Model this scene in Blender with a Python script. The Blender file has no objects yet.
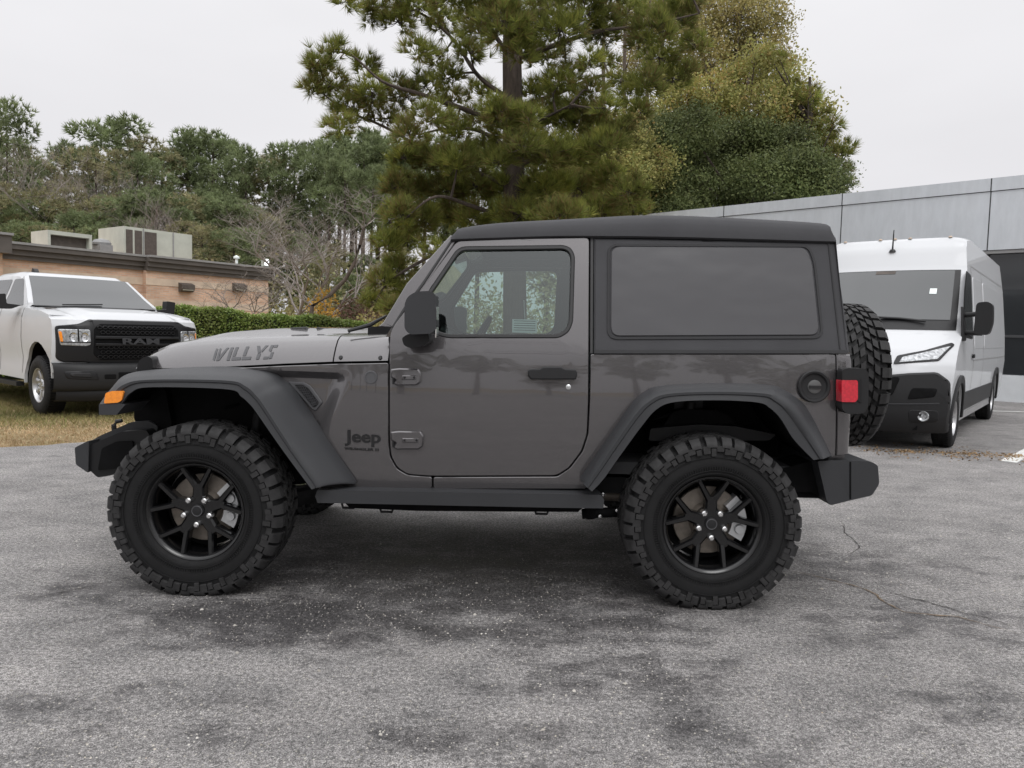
import bpy, bmesh, math, random
import numpy as np
from mathutils import Vector, Matrix

rad = math.radians
SC = bpy.context.scene
COL = SC.collection

# ------------------------------------------------------------------ camera
F_PX, CAM_H, PITCH, ROLL = 740.0, 1.290, 0.0691, 0.02373
cam_data = bpy.data.cameras.new('camera')
cam_data.sensor_fit = 'HORIZONTAL'
cam_data.sensor_width = 36.0
cam_data.lens = 36.0 * F_PX / 1024.0
cam_data.clip_start = 0.05
cam_data.clip_end = 2000.0
cam = bpy.data.objects.new('camera', cam_data)
COL.objects.link(cam)
_cp, _sp, _cr, _sr = math.cos(PITCH), math.sin(PITCH), math.cos(ROLL), math.sin(ROLL)
FW = Vector((0, _cp, -_sp)); _up = Vector((0, _sp, _cp)); _rt = Vector((1, 0, 0))
CR = _cr * _rt + _sr * _up
CU = -_sr * _rt + _cr * _up
CO = Vector((0, 0, CAM_H))
_m = Matrix((CR, CU, -FW)).transposed().to_4x4()
_m.translation = CO
cam.matrix_world = _m
SC.camera = cam

# ------------------------------------------------------------------ world + light
SUN_EL, SUN_AZ = rad(52), rad(166)
world = bpy.data.worlds.new('World')
SC.world = world
world.use_nodes = True
wt = world.node_tree
wt.nodes.clear()
def wn(t, **k):
    n = wt.nodes.new(t)
    for a, b in k.items(): setattr(n, a, b)
    return n
sky = wn('ShaderNodeTexSky', sky_type='NISHITA', sun_disc=False)
sky.sun_elevation = SUN_EL; sky.sun_rotation = SUN_AZ; sky.air_density = 1.0; sky.dust_density = 4.0
hs = wn('ShaderNodeHueSaturation'); hs.inputs['Saturation'].default_value = 0.10
wt.links.new(sky.outputs[0], hs.inputs['Color'])
tc = wn('ShaderNodeTexCoord')
sx = wn('ShaderNodeSeparateXYZ'); wt.links.new(tc.outputs['Generated'], sx.inputs[0])
rmp = wn('ShaderNodeValToRGB')                     # overcast cloud deck: brighter towards the zenith
rmp.color_ramp.elements[0].position = 0.0; rmp.color_ramp.elements[0].color = (7.4, 7.3, 7.6, 1)
rmp.color_ramp.elements[1].position = 0.9; rmp.color_ramp.elements[1].color = (21.0, 21.0, 21.4, 1)
e = rmp.color_ramp.elements.new(0.45); e.color = (9.6, 9.55, 9.8, 1)
wt.links.new(sx.outputs['Z'], rmp.inputs[0])
mp = wn('ShaderNodeMapping'); mp.inputs['Scale'].default_value = (1.2, 1.2, 3.5)
wt.links.new(tc.outputs['Generated'], mp.inputs[0])
nz = wn('ShaderNodeTexNoise'); nz.inputs['Scale'].default_value = 1.6; nz.inputs['Detail'].default_value = 4
wt.links.new(mp.outputs[0], nz.inputs['Vector'])
mr = wn('ShaderNodeMapRange'); mr.inputs['To Min'].default_value = 0.88; mr.inputs['To Max'].default_value = 1.09
wt.links.new(nz.outputs[0], mr.inputs['Value'])
vm = wn('ShaderNodeVectorMath', operation='SCALE')
wt.links.new(rmp.outputs[0], vm.inputs[0]); wt.links.new(mr.outputs[0], vm.inputs['Scale'])
mx = wn('ShaderNodeMix', data_type='RGBA'); mx.inputs[0].default_value = 0.88
wt.links.new(hs.outputs[0], mx.inputs[6]); wt.links.new(vm.outputs[0], mx.inputs[7])
bg = wn('ShaderNodeBackground'); bg.inputs['Strength'].default_value = 0.105
wt.links.new(mx.outputs[2], bg.inputs['Color'])
wo = wn('ShaderNodeOutputWorld'); wt.links.new(bg.outputs[0], wo.inputs[0])

sun_d = bpy.data.lights.new('sun', 'SUN'); sun_d.energy = 0.9; sun_d.angle = rad(28); sun_d.color = (1, .99, .975)
sun = bpy.data.objects.new('sun', sun_d); COL.objects.link(sun)
sun.rotation_euler = (rad(90) - SUN_EL, 0, -(SUN_AZ - math.pi))
sun.rotation_euler = Vector((-math.sin(SUN_AZ) * math.cos(SUN_EL), -math.cos(SUN_AZ) * math.cos(SUN_EL), -math.sin(SUN_EL))).to_track_quat('-Z', 'Y').to_euler()
SC.view_settings.view_transform = 'Standard'
SC.view_settings.look = 'None'
SC.view_settings.gamma = 1.0
SC.view_settings.use_curve_mapping = False
SC.view_settings.exposure = 0.0
SC.cycles.use_denoising = True
SC.cycles.max_bounces = 6
SC.cycles.transparent_max_bounces = 12

# ------------------------------------------------------------------ rays from the photograph's camera
def ray(px, py):
    return FW + CR * ((px - 512) / F_PX) - CU * ((py - 384) / F_PX)
def at(px, py, Y):
    d = ray(px, py); return CO + d * (Y / d.y)
def gnd(px, py, z=0.0):
    d = ray(px, py); return CO + d * ((z - CAM_H) / d.z)

# ------------------------------------------------------------------ materials
def new_mat(name):
    m = bpy.data.materials.new(name); m.use_nodes = True
    nt = m.node_tree; nt.nodes.clear()
    out = nt.nodes.new('ShaderNodeOutputMaterial')
    return m, nt, out
def N(nt, t, **k):
    n = nt.nodes.new(t)
    for a, b in k.items(): setattr(n, a, b)
    return n
def noise(nt, scale, detail=4, rough=.55, coord='Object', stretch=None, dist=0):
    tc = N(nt, 'ShaderNodeTexCoord'); src = tc.outputs[coord]
    if stretch:
        mp = N(nt, 'ShaderNodeMapping'); mp.inputs['Scale'].default_value = stretch
        nt.links.new(src, mp.inputs[0]); src = mp.outputs[0]
    n = N(nt, 'ShaderNodeTexNoise'); n.inputs['Scale'].default_value = scale
    n.inputs['Detail'].default_value = detail; n.inputs['Roughness'].default_value = rough
    n.inputs['Distortion'].default_value = dist
    nt.links.new(src, n.inputs['Vector'])
    return n
def ramp(nt, fac, stops):
    r = N(nt, 'ShaderNodeValToRGB'); els = r.color_ramp.elements
    while len(els) < len(stops): els.new(.5)
    for e, (p, c) in zip(els, stops):
        e.position = p; e.color = (c, c, c, 1) if isinstance(c, (int, float)) else (*c, 1)
    nt.links.new(fac, r.inputs[0]); return r
def mixc(nt, fac, a, b, blend='MIX'):
    m = N(nt, 'ShaderNodeMix', data_type='RGBA', blend_type=blend)
    for i, v in ((0, fac), (6, a), (7, b)):
        if isinstance(v, (int, float)): m.inputs[i].default_value = v
        elif isinstance(v, tuple): m.inputs[i].default_value = (*v, 1)
        else: nt.links.new(v, m.inputs[i])
    return m.outputs[2]
def simple(name, col, rough=.5, metal=0, coat=0, spec=.5, var=.0, vscale=6, bump=0, bscale=60, emit=0, coatr=.03, rvar=0):
    m, nt, out = new_mat(name)
    p = N(nt, 'ShaderNodeBsdfPrincipled')
    p.inputs['Base Color'].default_value = (*col, 1)
    p.inputs['Roughness'].default_value = rough; p.inputs['Metallic'].default_value = metal
    p.inputs['Coat Weight'].default_value = coat; p.inputs['Coat Roughness'].default_value = coatr
    p.inputs['Specular IOR Level'].default_value = spec
    if var:
        n = noise(nt, vscale)
        a = tuple(c * (1 - var) for c in col); b = tuple(min(1, c * (1 + var)) for c in col)
        r = ramp(nt, n.outputs[0], [(.3, a), (.7, b)])
        nt.links.new(r.outputs[0], p.inputs['Base Color'])
    if rvar:
        n = noise(nt, vscale * 2.3)
        r = ramp(nt, n.outputs[0], [(.3, rough * (1 - rvar)), (.7, min(1, rough * (1 + rvar)))])
        nt.links.new(r.outputs[0], p.inputs['Roughness'])
    if bump:
        n = noise(nt, bscale, 3)
        b = N(nt, 'ShaderNodeBump'); b.inputs['Strength'].default_value = 1; b.inputs['Distance'].default_value = bump
        nt.links.new(n.outputs[0], b.inputs['Height']); nt.links.new(b.outputs[0], p.inputs['Normal'])
    if emit:
        p.inputs['Emission Color'].default_value = (*col, 1); p.inputs['Emission Strength'].default_value = emit
    nt.links.new(p.outputs[0], out.inputs[0])
    return m
def glass(name, tint, gloss=(.9, .95, .95), rough=.0, body=None, body_fac=.0, refl=.12):
    m, nt, out = new_mat(name)
    t = N(nt, 'ShaderNodeBsdfTransparent'); t.inputs[0].default_value = (*tint, 1)
    g = N(nt, 'ShaderNodeBsdfGlossy'); g.inputs[0].default_value = (*gloss, 1); g.inputs['Roughness'].default_value = rough
    fr = N(nt, 'ShaderNodeFresnel'); fr.inputs[0].default_value = 1.62
    base = t.outputs[0]
    if body:
        d = N(nt, 'ShaderNodeBsdfDiffuse'); d.inputs[0].default_value = (*body, 1)
        ms0 = N(nt, 'ShaderNodeMixShader'); ms0.inputs[0].default_value = body_fac
        nt.links.new(t.outputs[0], ms0.inputs[1]); nt.links.new(d.outputs[0], ms0.inputs[2]); base = ms0.outputs[0]
    ms = N(nt, 'ShaderNodeMixShader')
    mrr = N(nt, 'ShaderNodeMapRange'); mrr.inputs['To Min'].default_value = refl; nt.links.new(fr.outputs[0], mrr.inputs['Value'])
    nt.links.new(mrr.outputs[0], ms.inputs[0]); nt.links.new(base, ms.inputs[1]); nt.links.new(g.outputs[0], ms.inputs[2])
    nt.links.new(ms.outputs[0], out.inputs[0])
    return m
def leafmat(name, cols, rough=.55, trans=.25):
    m, nt, out = new_mat(name)
    geo = N(nt, 'ShaderNodeNewGeometry')
    n = noise(nt, .55, 3, coord='Object')
    n3 = noise(nt, 1.25, 3, .6, coord='Object'); nm = N(nt, 'ShaderNodeMapRange'); nm.inputs['From Min'].default_value = .30; nm.inputs['From Max'].default_value = .70
    nt.links.new(n3.outputs[0], nm.inputs['Value'])
    ma = N(nt, 'ShaderNodeMath', operation='MULTIPLY_ADD'); nt.links.new(geo.outputs['Random Per Island'], ma.inputs[0]); ma.inputs[1].default_value = .42
    mb_ = N(nt, 'ShaderNodeMath', operation='MULTIPLY'); nt.links.new(nm.outputs[0], mb_.inputs[0]); mb_.inputs[1].default_value = .58; nt.links.new(mb_.outputs[0], ma.inputs[2])
    r = ramp(nt, ma.outputs[0], [(i / max(1, len(cols) - 1), c) for i, c in enumerate(cols)])
    r2 = ramp(nt, n.outputs[0], [(.32, .62), (.68, 1.45)])
    c = mixc(nt, 1.0, r.outputs[0], r2.outputs[0], 'MULTIPLY')
    d = N(nt, 'ShaderNodeBsdfPrincipled'); d.inputs['Roughness'].default_value = rough
    d.inputs['Specular IOR Level'].default_value = .3
    t = N(nt, 'ShaderNodeBsdfTranslucent')
    nt.links.new(c, d.inputs['Base Color']); nt.links.new(c, t.inputs[0])
    ms = N(nt, 'ShaderNodeMixShader'); ms.inputs[0].default_value = trans
    nt.links.new(d.outputs[0], ms.inputs[1]); nt.links.new(t.outputs[0], ms.inputs[2])
    nt.links.new(ms.outputs[0], out.inputs[0])
    return m

def paint(name, col, metal, flake=True):
    m, nt, out = new_mat(name)
    p = N(nt, 'ShaderNodeBsdfPrincipled')
    p.inputs['Metallic'].default_value = metal; p.inputs['Roughness'].default_value = .27
    p.inputs['Coat Weight'].default_value = 1; p.inputs['Coat Roughness'].default_value = .03
    p.inputs['Coat IOR'].default_value = 1.6 if flake else 1.3
    if not flake: p.inputs['Coat Weight'].default_value = .6; p.inputs['Specular IOR Level'].default_value = .2; p.inputs['Roughness'].default_value = .5
    if flake:
        n = noise(nt, 900, 1); a = tuple(c * .8 for c in col); b = tuple(c * 1.25 for c in col)
        r = ramp(nt, n.outputs[0], [(.35, a), (.65, b)]); nt.links.new(r.outputs[0], p.inputs['Base Color'])
    else: p.inputs['Base Color'].default_value = (*col, 1)
    n2 = noise(nt, 3.2, 1); b = N(nt, 'ShaderNodeBump'); b.inputs['Distance'].default_value = .0016; b.inputs['Strength'].default_value = .5
    nt.links.new(n2.outputs[0], b.inputs['Height']); nt.links.new(b.outputs[0], p.inputs['Coat Normal'])
    nt.links.new(p.outputs[0], out.inputs[0])
    return m

M_ = {}
M_['paint'] = paint('grey_metallic_paint', (.104, .098, .101), .62)
M_['white'] = paint('white_paint', (.56, .57, .585), 0, False)
M_['flare'] = simple('moulded_dark_plastic', (.036, .037, .040), .48, spec=.35, bump=.0006, bscale=500, var=.08, vscale=3)
M_['plastic'] = simple('black_plastic', (.018, .018, .019), .5, spec=.3, bump=.0005, bscale=400)
M_['blacktrim'] = simple('black_trim', (.010, .010, .011), .42, spec=.35)
M_['dark'] = simple('underbody_black', (.006, .006, .0065), .8, spec=.12, var=.3, vscale=12)
M_['liner'] = simple('wheel_liner', (.005, .005, .0055), .7, spec=.15, var=.3, vscale=9)
M_['rubber'] = simple('tyre_rubber', (.011, .011, .0115), .66, spec=.28, var=.22, vscale=14, bump=.0006, bscale=160, rvar=.15)
M_['tread'] = simple('tyre_tread_rubber', (.026, .0255, .026), .66, spec=.3, var=.35, vscale=22, bump=.0006, bscale=160)
M_['rim'] = simple('gloss_black_rim', (.005, .005, .0055), .20, spec=.6)
M_['steel'] = simple('bright_steel', (.80, .80, .80), .24, metal=1)
M_['disc'] = simple('brake_disc_steel', (.24, .21, .18), .45, metal=.4, var=.2, vscale=30)
M_['caliper'] = simple('caliper_alloy', (.55, .56, .57), .4, metal=.7)
M_['fabric'] = simple('soft_top_fabric', (.058, .058, .062), .78, spec=.25, bump=.0007, bscale=900, var=.08, vscale=4)
M_['seam'] = simple('soft_top_seam', (.024, .024, .026), .75)
def vinyl():
    m, nt, out = new_mat('tinted_vinyl_window')
    p = N(nt, 'ShaderNodeBsdfPrincipled')
    p.inputs['Base Color'].default_value = (.060, .059, .063, 1); p.inputs['Roughness'].default_value = .14
    p.inputs['Specular IOR Level'].default_value = .6
    n2 = noise(nt, 2.6, 2, stretch=(1, 1, 1.6)); b = N(nt, 'ShaderNodeBump'); b.inputs['Distance'].default_value = .008; b.inputs['Strength'].default_value = .6
    nt.links.new(n2.outputs[0], b.inputs['Height']); nt.links.new(b.outputs[0], p.inputs['Normal'])
    nt.links.new(p.outputs[0], out.inputs[0]); return m
M_['vinyl'] = vinyl()
M_['glass'] = glass('door_glass', (.60, .72, .69), refl=.06)
M_['glassdark'] = simple('dark_cab_glass', (.060, .064, .066), .04, spec=.75)
M_['rubbertrim'] = simple('window_rubber', (.02, .02, .021), .55)
M_['red'] = simple('red_lens', (.55, .012, .03), .12, coat=1, var=.2, vscale=90)
M_['orange'] = simple('amber_lens', (.95, .28, .02), .15, coat=1, var=.15, vscale=90)
M_['decal'] = simple('decal_grey', (.075, .075, .08), .5)
M_['badge'] = simple('badge_black', (.012, .012, .013), .35)
M_['lampglass'] = simple('headlamp_reflector', (.75, .77, .78), .12, metal=.7, var=.3, vscale=40)
M_['lampgrey'] = simple('lamp_lens_grey', (.42, .43, .44), .12, metal=.5, var=.5, vscale=30)
M_['seat'] = simple('seat_fabric', (.03, .03, .032), .8)
M_['paper'] = simple('paper', (.80, .86, .85), .7)
M_['chrome'] = simple('chrome', (.75, .76, .77), .12, metal=1)

# ------------------------------------------------------------------ mesh helpers
def prop(o, label=None, cat=None, group=None, kind=None):
    if label: o['label'] = label
    if cat: o['category'] = cat
    if group: o['group'] = group
    if kind: o['kind'] = kind
    return o
def empty(name, loc=(0, 0, 0), rz=0, label=None, cat=None, group=None):
    o = bpy.data.objects.new(name, None); COL.objects.link(o)
    o.location = loc; o.rotation_euler = (0, 0, rz); o.empty_display_size = .2
    return prop(o, label, cat, group)
def link(name, me, m, parent=None):
    o = bpy.data.objects.new(name, me); COL.objects.link(o)
    if m and not me.materials: me.materials.append(m)
    if parent: o.parent = parent
    return o
def finish(name, bm, m, parent=None, smooth=40, bevel=0, seg=2):
    if bevel:
        es = [e for e in bm.edges if len(e.link_faces) == 2 and e.calc_face_angle(0) > rad(28)]
        bmesh.ops.bevel(bm, geom=es, offset=bevel, segments=seg, profile=.6, affect='EDGES', clamp_overlap=True)
    bmesh.ops.recalc_face_normals(bm, faces=bm.faces)
    if smooth:
        for f in bm.faces: f.smooth = True
        for e in bm.edges:
            if len(e.link_faces) != 2 or e.calc_face_angle(0) > rad(smooth): e.smooth = False
    me = bpy.data.meshes.new(name); bm.to_mesh(me); bm.free()
    return link(name, me, m, parent)
class MB:
    """collects simple shapes for ONE mesh"""
    def __init__(s): s.bm = bmesh.new()
    def poly(s, vs, fs):
        b = [s.bm.verts.new(v) for v in vs]
        for f in fs:
            try: s.bm.faces.new([b[i] for i in f])
            except ValueError: pass
        return s
    def box(s, x0, x1, y0, y1, z0, z1):
        return s.poly([(x0, y0, z0), (x1, y0, z0), (x1, y1, z0), (x0, y1, z0), (x0, y0, z1), (x1, y0, z1), (x1, y1, z1), (x0, y1, z1)],
                      [(0, 3, 2, 1), (4, 5, 6, 7), (0, 1, 5, 4), (1, 2, 6, 5), (2, 3, 7, 6), (3, 0, 4, 7)])
    def prism(s, pts, M, d0, d1):
        n = len(pts)
        vs = [M(a, b, d0) for a, b in pts] + [M(a, b, d1) for a, b in pts]
        fs = [tuple(range(n)), tuple(range(2 * n - 1, n - 1, -1))] + [(i, n + i, n + (i + 1) % n, (i + 1) % n) for i in range(n)]
        return s.poly(vs, fs)
    def tube(s, pts, rs, n=8, caps=True):
        pts = [Vector(p) for p in pts]
        if isinstance(rs, (int, float)): rs = [rs] * len(pts)
        rings = []
        ref = Vector((0, 0, 1))
        for i, p in enumerate(pts):
            d = (pts[min(i + 1, len(pts) - 1)] - pts[max(i - 1, 0)])
            if d.length < 1e-9: d = Vector((0, 0, 1))
            d.normalize()
            r0 = ref if abs(d.dot(ref)) < .95 else Vector((1, 0, 0))
            u = d.cross(r0).normalized(); w = d.cross(u)
            rings.append([s.bm.verts.new(p + (u * math.cos(2 * math.pi * k / n) + w * math.sin(2 * math.pi * k / n)) * rs[i]) for k in range(n)])
        for a, b in zip(rings, rings[1:]):
            for k in range(n): s.bm.faces.new((a[k], a[(k + 1) % n], b[(k + 1) % n], b[k]))
        if caps and n > 2:
            s.bm.faces.new(rings[0][::-1]); s.bm.faces.new(rings[-1])
        return s
    def grid(s, rows, close=False):
        vr = [[s.bm.verts.new(p) for p in r] for r in rows]
        for a, b in zip(vr, vr[1:]):
            m = len(a)
            for k in range(m if close else m - 1):
                try: s.bm.faces.new((a[k], a[(k + 1) % m], b[(k + 1) % m], b[k]))
                except ValueError: pass
        return s
    def lathe(s, prof, n=64, axis='y', c=(0, 0, 0), caps=False):
        rows = []
        for i in range(n):
            t = 2 * math.pi * i / n; ct, st = math.cos(t), math.sin(t)
            if axis == 'y': rows.append([(c[0] + r * ct, c[1] + h, c[2] + r * st) for r, h in prof])
            elif axis == 'x': rows.append([(c[0] + h, c[1] + r * ct, c[2] + r * st) for r, h in prof])
            else: rows.append([(c[0] + r * ct, c[1] + r * st, c[2] + h) for r, h in prof])
        rows.append(rows[0])
        vr = [[s.bm.verts.new(p) for p in r] for r in rows[:-1]]; vr.append(vr[0])
        for a, b in zip(vr, vr[1:]):
            for k in range(len(prof) - 1):
                try: s.bm.faces.new((a[k], b[k], b[k + 1], a[k + 1]))
                except ValueError: pass
        bmesh.ops.remove_doubles(s.bm, verts=[v for v in s.bm.verts], dist=1e-6) if caps else None
        return s
    def build(s, name, m, parent=None, smooth=40, bevel=0, seg=2): return finish(name, s.bm, m, parent, smooth, bevel, seg)

def fillet(pts, r, n=5):
    out = []; L = len(pts)
    for i in range(L):
        p0, p, p1 = Vector(pts[i - 1]), Vector(pts[i]), Vector(pts[(i + 1) % L])
        rr = r[i] if isinstance(r, (list, tuple)) else r
        a, b = (p0 - p), (p1 - p)
        k = min(rr, a.length * .45, b.length * .45)
        if k < 1e-5: out.append(tuple(p)); continue
        A, B = p + a.normalized() * k, p + b.normalized() * k
        for j in range(n + 1):
            t = j / n; out.append(tuple(A * (1 - t) ** 2 + p * 2 * t * (1 - t) + B * t * t))
    return out
def cat(pts, n, closed=False):
    """Catmull-Rom resample of a list of tuples, n samples"""
    P = [Vector(p) for p in pts]; L = len(P); out = []
    segs = L if closed else L - 1
    for i in range(n):
        u = i / (n if closed else n - 1) * segs; k = min(int(u), segs - 1); t = u - k
        g = (lambda j: P[j % L]) if closed else (lambda j: P[max(0, min(L - 1, j))])
        a, b, c, d = g(k - 1), g(k), g(k + 1), g(k + 2)
        out.append(tuple(.5 * ((2 * b) + (c - a) * t + (2 * a - 5 * b + 4 * c - d) * t * t + (3 * b - a - 3 * c + d) * t ** 3)))
    return out
def panel(name, outline, M, m, parent, thick=.02, holes=(), step=.08, round_=.004, d=0.0, smooth=35):
    """flat outline (a,b) cut into strips, with rounded rim, mapped to 3-D by M(a,b,depth)"""
    bm = bmesh.new()
    es = []
    for loop in [outline] + list(holes):
        vs = [bm.verts.new((p[0], p[1], 0)) for p in loop]
        for i in range(len(vs)): es.append(bm.edges.new((vs[i], vs[(i + 1) % len(vs)])))
    bmesh.ops.triangle_fill(bm, use_beauty=True, use_dissolve=False, edges=es)
    xs = [p[0] for p in outline]; ys = [p[1] for p in outline]
    if step:
        for ax, lo, hi in ((0, min(xs), max(xs)), (1, min(ys), max(ys))):
            k = int((hi - lo) / step)
            for j in range(1, k + 1):
                v = lo + (hi - lo) * j / (k + 1); co = [0, 0, 0]; no = [0, 0, 0]; co[ax] = v; no[ax] = 1
                bmesh.ops.bisect_plane(bm, geom=list(bm.verts) + list(bm.edges) + list(bm.faces), plane_co=co, plane_no=no)
    for f in bm.faces:
        if f.normal.z < 0: f.normal_flip()
    if thick:
        if round_:
            bmesh.ops.inset_region(bm, faces=list(bm.faces), thickness=round_, depth=0, use_boundary=True, use_even_offset=True)
            for v in bm.verts:
                if v.is_boundary: v.co.z = -round_
            be = [e for e in bm.edges if e.is_boundary]
        be = [e for e in bm.edges if e.is_boundary]
        r = bmesh.ops.extrude_edge_only(bm, edges=be)
        for v in r['geom']:
            if isinstance(v, bmesh.types.BMVert): v.co.z = -thick
    for v in bm.verts: v.co = M(v.co.x, v.co.y, v.co.z + d)
    return finish(name, bm, m, parent, smooth)
def text_polys(name, s, M, m, parent, size=1, bold=0.0, shear=0.0, depth=.003, sx=1.0, align='LEFT', step=0):
    """letters as mesh; M maps (a,b,d)"""
    cu = bpy.data.curves.new('t', 'FONT'); cu.body = s; cu.size = size; cu.offset = bold; cu.shear = shear
    cu.extrude = depth / 2; cu.resolution_u = 4; cu.align_x = align
    to = bpy.data.objects.new('t', cu); COL.objects.link(to)
    dg = bpy.context.evaluated_depsgraph_get(); dg.update()
    me = bpy.data.meshes.new_from_object(to.evaluated_get(dg))
    bpy.data.objects.remove(to); bpy.data.curves.remove(cu)
    for v in me.vertices: v.co = M(v.co.x * sx, v.co.y, v.co.z + depth / 2)
    me.materials.clear(); me.name = name
    return link(name, me, m, parent)
def np_mesh(name, V, F, m, parent=None, smooth=False):
    """V (n,3) array, F (m,k) int array"""
    me = bpy.data.meshes.new(name)
    k = F.shape[1]
    me.vertices.add(len(V)); me.vertices.foreach_set('co', V.astype(np.float32).ravel())
    me.loops.add(F.size); me.loops.foreach_set('vertex_index', F.astype(np.int32).ravel())
    me.polygons.add(len(F)); me.polygons.foreach_set('loop_start', np.arange(0, F.size, k, dtype=np.int32))
    me.polygons.foreach_set('loop_total', np.full(len(F), k, dtype=np.int32))
    me.update(calc_edges=True)
    return link(name, me, m, parent)
def copy_tree(o, parent=None):
    c = o.copy(); COL.objects.link(c); c.parent = parent
    for ch in list(o.children): copy_tree(ch, c)
    return c

# ================================================================== THE SETTING
def ground_mat():
    m, nt, out = new_mat('weathered_asphalt')
    p = N(nt, 'ShaderNodeBsdfPrincipled')
    big = noise(nt, .55, 5, .6, stretch=(1, 1.7, 1))
    mid = noise(nt, 2.4, 8, .74, stretch=(1, 1.35, 1), dist=.15)
    fine = noise(nt, 60, 3, .7)
    grit = noise(nt, 210, 2, .6)
    c = ramp(nt, mid.outputs[0], [(.28, (.155, .150, .149)), (.44, (.210, .202, .198)), (.56, (.255, .244, .238)), (.76, (.315, .300, .290))])
    cb = ramp(nt, big.outputs[0], [(.32, .78), (.5, .97), (.68, 1.12)])
    c1 = mixc(nt, 1, c.outputs[0], cb.outputs[0], 'MULTIPLY')
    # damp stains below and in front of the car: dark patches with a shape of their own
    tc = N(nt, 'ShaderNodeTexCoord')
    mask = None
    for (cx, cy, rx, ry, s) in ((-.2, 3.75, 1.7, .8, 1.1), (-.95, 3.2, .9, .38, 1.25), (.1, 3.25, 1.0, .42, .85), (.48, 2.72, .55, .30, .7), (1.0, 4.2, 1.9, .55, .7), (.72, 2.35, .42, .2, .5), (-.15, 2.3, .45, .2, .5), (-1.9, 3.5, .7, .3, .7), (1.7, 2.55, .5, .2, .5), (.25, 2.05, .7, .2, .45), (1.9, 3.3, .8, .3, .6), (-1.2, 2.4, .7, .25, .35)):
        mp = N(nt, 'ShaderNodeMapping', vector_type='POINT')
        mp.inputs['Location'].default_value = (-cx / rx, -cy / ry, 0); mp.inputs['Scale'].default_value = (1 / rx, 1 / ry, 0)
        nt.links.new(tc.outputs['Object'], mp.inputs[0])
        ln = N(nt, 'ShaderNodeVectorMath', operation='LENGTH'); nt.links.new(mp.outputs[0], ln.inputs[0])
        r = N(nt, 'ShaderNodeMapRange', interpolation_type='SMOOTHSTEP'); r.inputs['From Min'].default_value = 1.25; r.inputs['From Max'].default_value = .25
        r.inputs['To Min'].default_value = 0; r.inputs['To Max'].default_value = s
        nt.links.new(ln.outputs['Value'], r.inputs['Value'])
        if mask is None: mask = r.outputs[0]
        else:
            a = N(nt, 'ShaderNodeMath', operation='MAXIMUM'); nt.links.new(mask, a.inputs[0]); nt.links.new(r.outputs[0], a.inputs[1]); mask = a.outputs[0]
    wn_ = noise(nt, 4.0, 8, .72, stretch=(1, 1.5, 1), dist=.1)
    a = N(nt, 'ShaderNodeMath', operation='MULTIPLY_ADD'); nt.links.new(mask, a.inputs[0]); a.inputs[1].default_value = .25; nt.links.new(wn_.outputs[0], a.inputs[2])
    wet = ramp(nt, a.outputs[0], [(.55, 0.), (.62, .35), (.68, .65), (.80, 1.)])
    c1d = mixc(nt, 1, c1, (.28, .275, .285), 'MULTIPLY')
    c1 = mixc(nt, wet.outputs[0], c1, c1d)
    sp = ramp(nt, fine.outputs[0], [(.34, .50), (.5, 1.0), (.64, 1.55)])
    c2 = mixc(nt, 1, c1, sp.outputs[0], 'MULTIPLY')
    gp = ramp(nt, grit.outputs[0], [(.34, .40), (.5, 1.0), (.64, 1.85)])
    c2 = mixc(nt, 1, c2, gp.outputs[0], 'MULTIPLY')
    # pale stones worn out of the binder
    for sc_, thr, col in ((75, .16, (.42, .40, .38)), (34, .095, (.55, .52, .48))):
        vo = N(nt, 'ShaderNodeTexVoronoi', feature='F1'); vo.inputs['Scale'].default_value = sc_
        nt.links.new(tc.outputs['Object'], vo.inputs['Vector'])
        wnz = N(nt, 'ShaderNodeSeparateColor'); nt.links.new(vo.outputs['Color'], wnz.inputs[0])
        sel = ramp(nt, wnz.outputs[0], [(.66, 0.), (.72, 1.)])
        dsk = ramp(nt, vo.outputs['Distance'], [(thr * .8, 1.), (thr * 1.5, 0.)])
        mu = N(nt, 'ShaderNodeMath', operation='MULTIPLY'); nt.links.new(sel.outputs[0], mu.inputs[0]); nt.links.new(dsk.outputs[0], mu.inputs[1])
        c2 = mixc(nt, mu.outputs[0], c2, col)
    nt.links.new(c2, p.inputs['Base Color'])
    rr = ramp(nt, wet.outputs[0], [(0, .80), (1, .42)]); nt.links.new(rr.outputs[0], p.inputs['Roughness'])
    p.inputs['Specular IOR Level'].default_value = .35
    bp = N(nt, 'ShaderNodeBump'); bp.inputs['Distance'].default_value = .009; bp.inputs['Strength'].default_value = .9
    ad = N(nt, 'ShaderNodeMath', operation='ADD'); nt.links.new(fine.outputs[0], ad.inputs[0]); nt.links.new(grit.outputs[0], ad.inputs[1])
    nt.links.new(ad.outputs[0], bp.inputs['Height']); nt.links.new(bp.outputs[0], p.inputs['Normal'])
    nt.links.new(p.outputs[0], out.inputs[0])
    return m
def earth_mat():
    m, nt, out = new_mat('dry_lawn')
    p = N(nt, 'ShaderNodeBsdfPrincipled'); p.inputs['Roughness'].default_value = .9; p.inputs['Specular IOR Level'].default_value = .1
    n = noise(nt, .9, 6, .7); f = noise(nt, 40, 3, .7)
    c = ramp(nt, n.outputs[0], [(.3, (.16, .14, .07)), (.5, (.27, .21, .12)), (.7, (.38, .29, .18))])
    g = ramp(nt, f.outputs[0], [(.3, .6), (.7, 1.35)])
    nt.links.new(mixc(nt, 1, c.outputs[0], g.outputs[0], 'MULTIPLY'), p.inputs['Base Color'])
    nt.links.new(p.outputs[0], out.inputs[0]); return m
M_['asphalt'] = ground_mat()
M_['earth'] = earth_mat()
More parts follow.
